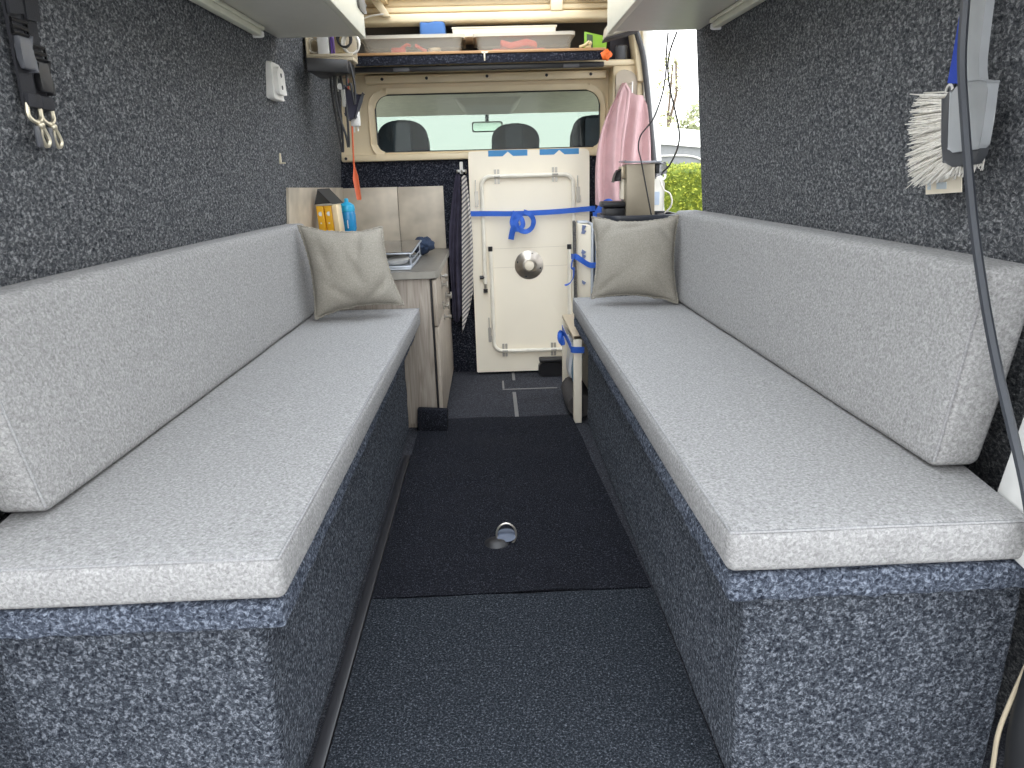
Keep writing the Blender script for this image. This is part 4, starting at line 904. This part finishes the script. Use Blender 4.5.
dt = to_obj('drip_tray', join(box((.412, 2.575, .6985), (.4855, 2.655, .737), .004), box((.403, 2.57, .739), (.4855, 2.66, .760), .006)), 'black', cm)
to_obj('water_tank', prism([(.592, .84), (.612, .845), (.628, .855), (.632, .872), (.625, .886), (.612, .889), (.592, .889)], XZ, 2.575, 2.66, bev=.006), 'tank', cm)
to_obj('tank_handle', box((.592, 2.57, .852), (.604, 2.60, .886), .003), 'black', cm)
# white jug with a looped handle
jg = thing('water_jug', 'white plastic jug with a pale blue panel and ring handle, behind the coffee machine', 'jug', (.64, 2.75, .70))
to_obj('body', join(prism(rrect(.598, .660, .702, .838, (.006, .006, .03, .012), 4), XZ, 2.73, 2.80, bev=.006), prism(rrect(.588, .618, .828, .880, .010, 4), XZ, 2.74, 2.79, bev=.006), box((.60, 2.735, .795), (.660, 2.795, .803), .003)), plain('translucent white plastic', (.84, .82, .75), .4), jg)
to_obj('window', prism(rrect(.616, .643, .737, .785, .003, 2), XZ, 2.726, 2.7305), plain('pale blue panel', (.46, .55, .68), .3), jg)
to_obj('ring_handle', tube([(.654+.014*math.cos(a), 2.75, .842+.014*math.sin(a)) for a in [2*PI*i/16 for i in range(16)]], .0045, 8, closed=True), 'white', jg)
to_obj('foot', join(tube([(.602, 2.74, .692), (.658, 2.74, .692)], .010, 8)), 'offwhite', jg)
item('bottle_stand', box((.59, 2.72, .0), (.652, 2.80, .681), .004), 'felt', 'grey narrow stand behind the chest, under the white jug', 'stand')
item('jar_cap', lathe([(.014, 0), (.014, .012), (.011, .014), (0, .014)], (.625, 2.62, .6985), (0, 0, 1), 16), 'basketbrown', 'small dark brown cap in the tub, right of the coffee machine', 'cap')
def cord(label, pts, r, mat, nm='hanging_cable', sm=6, group=None): return tag(to_obj(nm, tube(pts, r, 6, smooth=sm), mat), label, 'cable', group)
cord('thin black cable hanging down across the coffee machine', [(.563, 2.345, 1.267), (.568, 2.38, 1.21), (.570, 2.385, 1.165), (.567, 2.41, 1.10), (.560, 2.50, 1.03), (.526, 2.53, .981), (.518, 2.53, .94), (.528, 2.53, .899), (.548, 2.53, .81), (.566, 2.535, .735), (.572, 2.54, .712), (.576, 2.545, .7005)], .0026, 'cordblack', group='cables from the right cupboard')
cord('black cable hanging in front of the hedge, down to the white jug', [(.588, 2.335, 1.267), (.574, 2.36, 1.215), (.570, 2.36, 1.165), (.578, 2.36, 1.11), (.597, 2.36, 1.045), (.614, 2.36, .975), (.616, 2.38, .935), (.625, 2.46, .905), (.618, 2.50, .875), (.606, 2.53, .857), (.602, 2.53, .845)], .0028, 'cordblack', group='cables from the right cupboard')
cord('short white cable curling right of the white jug down to the tub', [(.640, 2.715, .838), (.628, 2.64, .815), (.634, 2.62, .794), (.652, 2.62, .784), (.660, 2.62, .772), (.664, 2.62, .75), (.660, 2.63, .73), (.645, 2.64, .712), (.640, 2.65, .7005)], .003, 'cordwhite')

# ------------------------------------------------------------------ brush, cable on the right wall
bx = .678
br = thing('hand_brush', 'grey hand brush with pale bristles hanging on the carpeted right wall', 'brush', (bx, 1.04, .835))
pf = lambda a, b, d: (d, a, b)
to_obj('handle', ribbon([(bx-.004, 1.036, 1.22), (bx-.004, 1.034, 1.08), (bx-.004, 1.030, 1.01), (bx-.004, 1.026, .985), (bx-.004, 1.022, .968)], lambda t: .030+.006*max(0, t-.75)/.25+.004*(1-t), .012, (0, 1, 0), 5), 'brushgrey', br)
to_obj('head', prism([(1.064, .962), (1.056, .970), (1.034, .974), (1.006, .973), (.988, .968), (.985, .958), (.983, .92), (.984, .890), (.989, .883), (1.040, .880), (1.050, .886), (1.056, .90)], pf, bx-.010, bx+.004, bev=.0022), 'brushgrey', br)
to_obj('rubber_rim', prism([(1.086, .955), (1.076, .966), (1.056, .970), (1.010, .968), (.992, .960), (.988, .92), (.988, .878), (.996, .864), (1.040, .860), (1.062, .868), (1.076, .895)], pf, bx-.007, bx+.006, bev=.0022), 'brushrim', br)
bs = bmesh.new(); rb = []
rng = random.Random(3)
def bristle(p0, p1, r):
    p0, p1 = V(p0), V(p1); d = p1-p0; m = p0+d*.5+V((rng.uniform(-.003, .003), rng.uniform(-.003, .003), rng.uniform(-.004, .004)))
    rb.append(tube([p0, m, p1], [r, r*.9, r*.5], 4))
for i in range(30):
    f = i/29
    for k in range(9):
        y0, z0 = 1.080+.004*(1-f)-.006*f, .960-.085*f
        y1 = 1.180-.010*f-.012*max(0, f-.6)+rng.uniform(-.006, .003); z1 = .968-.118*f-.012*f*f+rng.uniform(-.006, .006)
        xx = bx+.010+rng.uniform(-.008, .010)
        bristle((xx, y0, z0), (xx+rng.uniform(-.008, .008), y1, z1), .0016)
for i in range(26):
    f = i/25
    for k in range(6):
        y0 = 1.064-.055*f; z0 = .878-.006*f; xx = bx+.006+rng.uniform(-.010, .012)
        L_ = .045*(1-f*.75)
        bristle((xx, y0, z0), (xx+rng.uniform(-.006, .006), y0+.085*(1-f)**1.5+rng.uniform(-.004, .006), z0-L_+rng.uniform(-.006, .004)), .0014)
to_obj('bristles', join(*rb), 'bristle', br, 60)
tg = to_obj('tag', prism([(1.150, .843), (1.062, .848), (1.056, .824), (1.143, .818)], pf, bx+.022, bx+.0235), 'paper', br)
to_obj('tag_print', join(prism([(1.142, .838), (1.134, .838), (1.131, .826), (1.139, .8255)], pf, bx+.0212, bx+.022), prism([(1.118, .837), (1.094, .838), (1.092, .828), (1.116, .827)], pf, bx+.0212, bx+.022)), plain('faded print', (.55, .62, .66), .6), br)
bl = thing('blue_strap', 'broad blue strap hanging behind the grey hand brush', 'strap', (bx+.03, 1.1, .97))
to_obj('webbing', ribbon([(bx+.022, 1.098, 1.22), (bx+.024, 1.104, 1.10), (bx+.026, 1.110, 1.03), (bx+.028, 1.117, .980)], .036, .003, (0, 1, .05), 4), plain('deep blue webbing', (.012, .055, .44), .6, 0, (600, .4)), bl)
to_obj('ring', tube([(bx+.028, 1.130+.008*math.cos(a), .970+.010*math.sin(a)) for a in [2*PI*i/14 for i in range(14)]], .002, 6, closed=True), 'white', bl)
cord('thick dark grey cable hanging from above past the hand brush to the bench', [(.640, 1.035, 1.262), (.640, 1.024, 1.13), (.640, 1.017, 1.073), (.640, 1.006, .998), (.640, .981, .921), (.640, .935, .80), (.640, .885, .694), (.640, .833, .601), (.640, .771, .504), (.642, .745, .45), (.645, .73, .41)], .0058, 'cordgrey', 'power_cable')

# ------------------------------------------------------------------ rear door surround, right and left edge of the picture
struct('trim_9', hexa([(.640, .70, .378), (.75, .66, .378), (.76, .85, .378), (.664, .848, .378), (.682, .70, .66), (.76, .66, .66), (.765, .85, .66), (.707, .848, .66)], .006), 'bodywhite')
struct('trim_10', tube([(.690, .71, .36), (.672, .71, .30), (.664, .71, .223), (.662, .71, .16), (.668, .71, .098), (.674, .71, .0)], .018, 12, smooth=5), 'rubber')
struct('trim_11', tube([(.668, .725, .30), (.648, .725, .2), (.641, .725, .15), (.643, .725, .10), (.647, .725, .02)], .003, 8, smooth=4), 'cream_dk')
struct('trim_13', box((-.86, .83, 0), (-.655, .86, .37), .004), 'carpet_base')
struct('trim_12', hexa([(-.640, .70, .378), (-.75, .66, .378), (-.76, .85, .378), (-.660, .848, .378), (-.682, .70, .66), (-.76, .66, .66), (-.765, .85, .66), (-.703, .848, .66)], .006), 'bodywhite')

# ------------------------------------------------------------------ outdoors
gd = struct('ground', box((-30, -30, -.62), (40, 60, -.56)), 'tarmac')
def foliage(bm, c, r, n, size, rng):
    for _ in range(n):
        d = V((rng.gauss(0, 1), rng.gauss(0, 1), rng.gauss(0, 1))).normalized()
        p = V(c)+V((d.x*r[0], d.y*r[1], d.z*r[2]))*rng.uniform(.72, 1.05)
        a = V((rng.gauss(0, 1), rng.gauss(0, 1), rng.gauss(0, 1))).normalized()*size*rng.uniform(.6, 1.3); b = a.orthogonal().normalized()*size*.55
        vs = [bm.verts.new(p-a), bm.verts.new(p+b), bm.verts.new(p+a), bm.verts.new(p-b)]
        bm.faces.new(vs)
    return bm
rng = random.Random(11)
hb = bmesh.new()
def leaf(bm, p, s):
    a = V((rng.gauss(0, 1), rng.gauss(0, 1), rng.gauss(0, 1))).normalized()*s; b = a.orthogonal().normalized()*s*.6
    bm.faces.new([bm.verts.new(p-a), bm.verts.new(p+b), bm.verts.new(p+a), bm.verts.new(p-b)])
for _ in range(17000):
    f = rng.random()
    if f < .72: leaf(hb, V((rng.uniform(1.0, 2.6), 4.95+rng.gauss(0, .02), rng.uniform(-.1, .88))), rng.uniform(.008, .015))
    else: leaf(hb, V((rng.uniform(1.0, 2.6), rng.uniform(4.95, 5.5), .875+rng.gauss(0, .012))), rng.uniform(.008, .015))
hed = thing('hedge', 'clipped yellow-green hedge outside the side door', 'hedge', (1.9, 5.3, -.56))
to_obj('foliage', hb, 'hedge', hed, 0)
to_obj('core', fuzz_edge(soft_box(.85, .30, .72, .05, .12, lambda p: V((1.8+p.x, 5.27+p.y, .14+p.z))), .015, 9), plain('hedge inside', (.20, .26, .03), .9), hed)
tn = thing('trailer_tent', 'trailer tent with a pale roof and grey canvas side beyond the hedge', 'tent', (2.6, 8.2, -.56))
to_obj('roof', hexa([(1.66, 7.6, 1.12), (3.6, 7.6, .92), (3.6, 9.4, .92), (1.66, 9.4, 1.12), (1.70, 7.9, 1.31), (2.2, 7.9, 1.26), (3.4, 9.2, 1.05), (1.70, 9.2, 1.31)], .02), 'canvas_w', tn)
to_obj('canvas_side', hexa([(1.68, 7.66, .1), (3.55, 7.66, .1), (3.55, 9.3, .1), (1.68, 9.3, .1), (1.68, 7.64, 1.13), (3.55, 7.64, .93), (3.55, 9.3, .93), (1.68, 9.3, 1.13)], .01), 'canvas_g', tn)
to_obj('piping', tube([(1.72, 7.63, .99), (2.05, 7.63, .99), (2.22, 7.63, .95), (2.32, 7.63, .86), (2.36, 7.63, .7)], .010, 6, smooth=4), 'canvas_w', tn)
to_obj('trailer', box((1.7, 7.7, -.3), (3.5, 9.2, .1), .03), 'bodywhite', tn)
to_obj('wheel', lathe([(.27, 0), (.28, .03), (.28, .14), (.26, .17), (.0, .17)], (2.6, 7.55, -.28), (0, 1, 0), 24), 'rubber', tn)
def tree(name, label, pts_list, crowns, leafmat, n, size):
    t = thing(name, label, 'tree', (pts_list[0][0][0], pts_list[0][0][1], -.56), 'trees outside the side door')
    to_obj('trunk', join(*[tube(p, [max(.010, .026-.018*i/max(1, len(p)*2-2)) for i in range(len(p))], 8) for p in pts_list]), 'bark', t)
    fb_ = bmesh.new()
    for c, r in crowns: foliage(fb_, c, r, n, size, rng)
    to_obj('crown', fb_, leafmat, t, 0)
tree('young_tree', 'thin young tree with sparse leaves against the white sky', [[(2.95, 12, -.56), (2.92, 12, .9), (2.93, 12, 1.7), (2.97, 12, 2.4)], [(2.92, 12, 1.2), (2.68, 12, 1.7), (2.60, 12, 2.2)], [(2.93, 12, 1.5), (3.05, 12, 2.0), (3.02, 12, 2.5)]],
     [((2.95, 12, 2.25), (.20, .2, .35)), ((2.62, 12, 2.05), (.16, .2, .30)), ((2.85, 12, 1.55), (.25, .2, .2))], 'treeleaf', 130, .04)
tree('round_bush', 'rounded olive green tree behind the trailer tent', [[(3.65, 12.5, -.56), (3.65, 12.5, .6), (3.7, 12.5, 1.1)]], [((3.72, 12.5, 1.45), (.46, .4, .52)), ((3.40, 12.5, 1.15), (.3, .3, .4))], 'bushleaf', 900, .05)

# ------------------------------------------------------------------ light: bright hazy daylight
w = bpy.data.worlds.new('hazy daylight'); S.world = w; w.use_nodes = True
nt = w.node_tree; N, L = nt.nodes, nt.links; bgd = N['Background']
tc = N.new('ShaderNodeTexCoord'); sx = N.new('ShaderNodeSeparateXYZ'); L.new(tc.outputs['Generated'], sx.inputs[0])
cr = N.new('ShaderNodeValToRGB'); L.new(sx.outputs['Z'], cr.inputs['Fac'])
cr.color_ramp.elements[0].position = 0.; cr.color_ramp.elements[0].color = (.93, .92, .90, 1)
cr.color_ramp.elements[1].position = .9; cr.color_ramp.elements[1].color = (1.08, 1.16, 1.26, 1)
L.new(cr.outputs['Color'], bgd.inputs['Color']); bgd.inputs['Strength'].default_value = 3.0
sd = bpy.data.lights.new('sun', 'SUN'); sd.energy = 0.0; sd.angle = math.radians(8); sd.color = (1, .95, .86)
so_ = bpy.data.objects.new('sun', sd); COL.objects.link(so_)
so_.rotation_euler = (math.radians(42), 0, math.radians(95))      # from the right-hand side, over the hedge

S.view_settings.view_transform = 'Standard'; S.view_settings.look = 'None'
S.view_settings.exposure = .35; S.view_settings.gamma = 1.; S.view_settings.use_curve_mapping = False
S.cycles.max_bounces = 12; S.cycles.diffuse_bounces = 6; S.cycles.transparent_max_bounces = 24
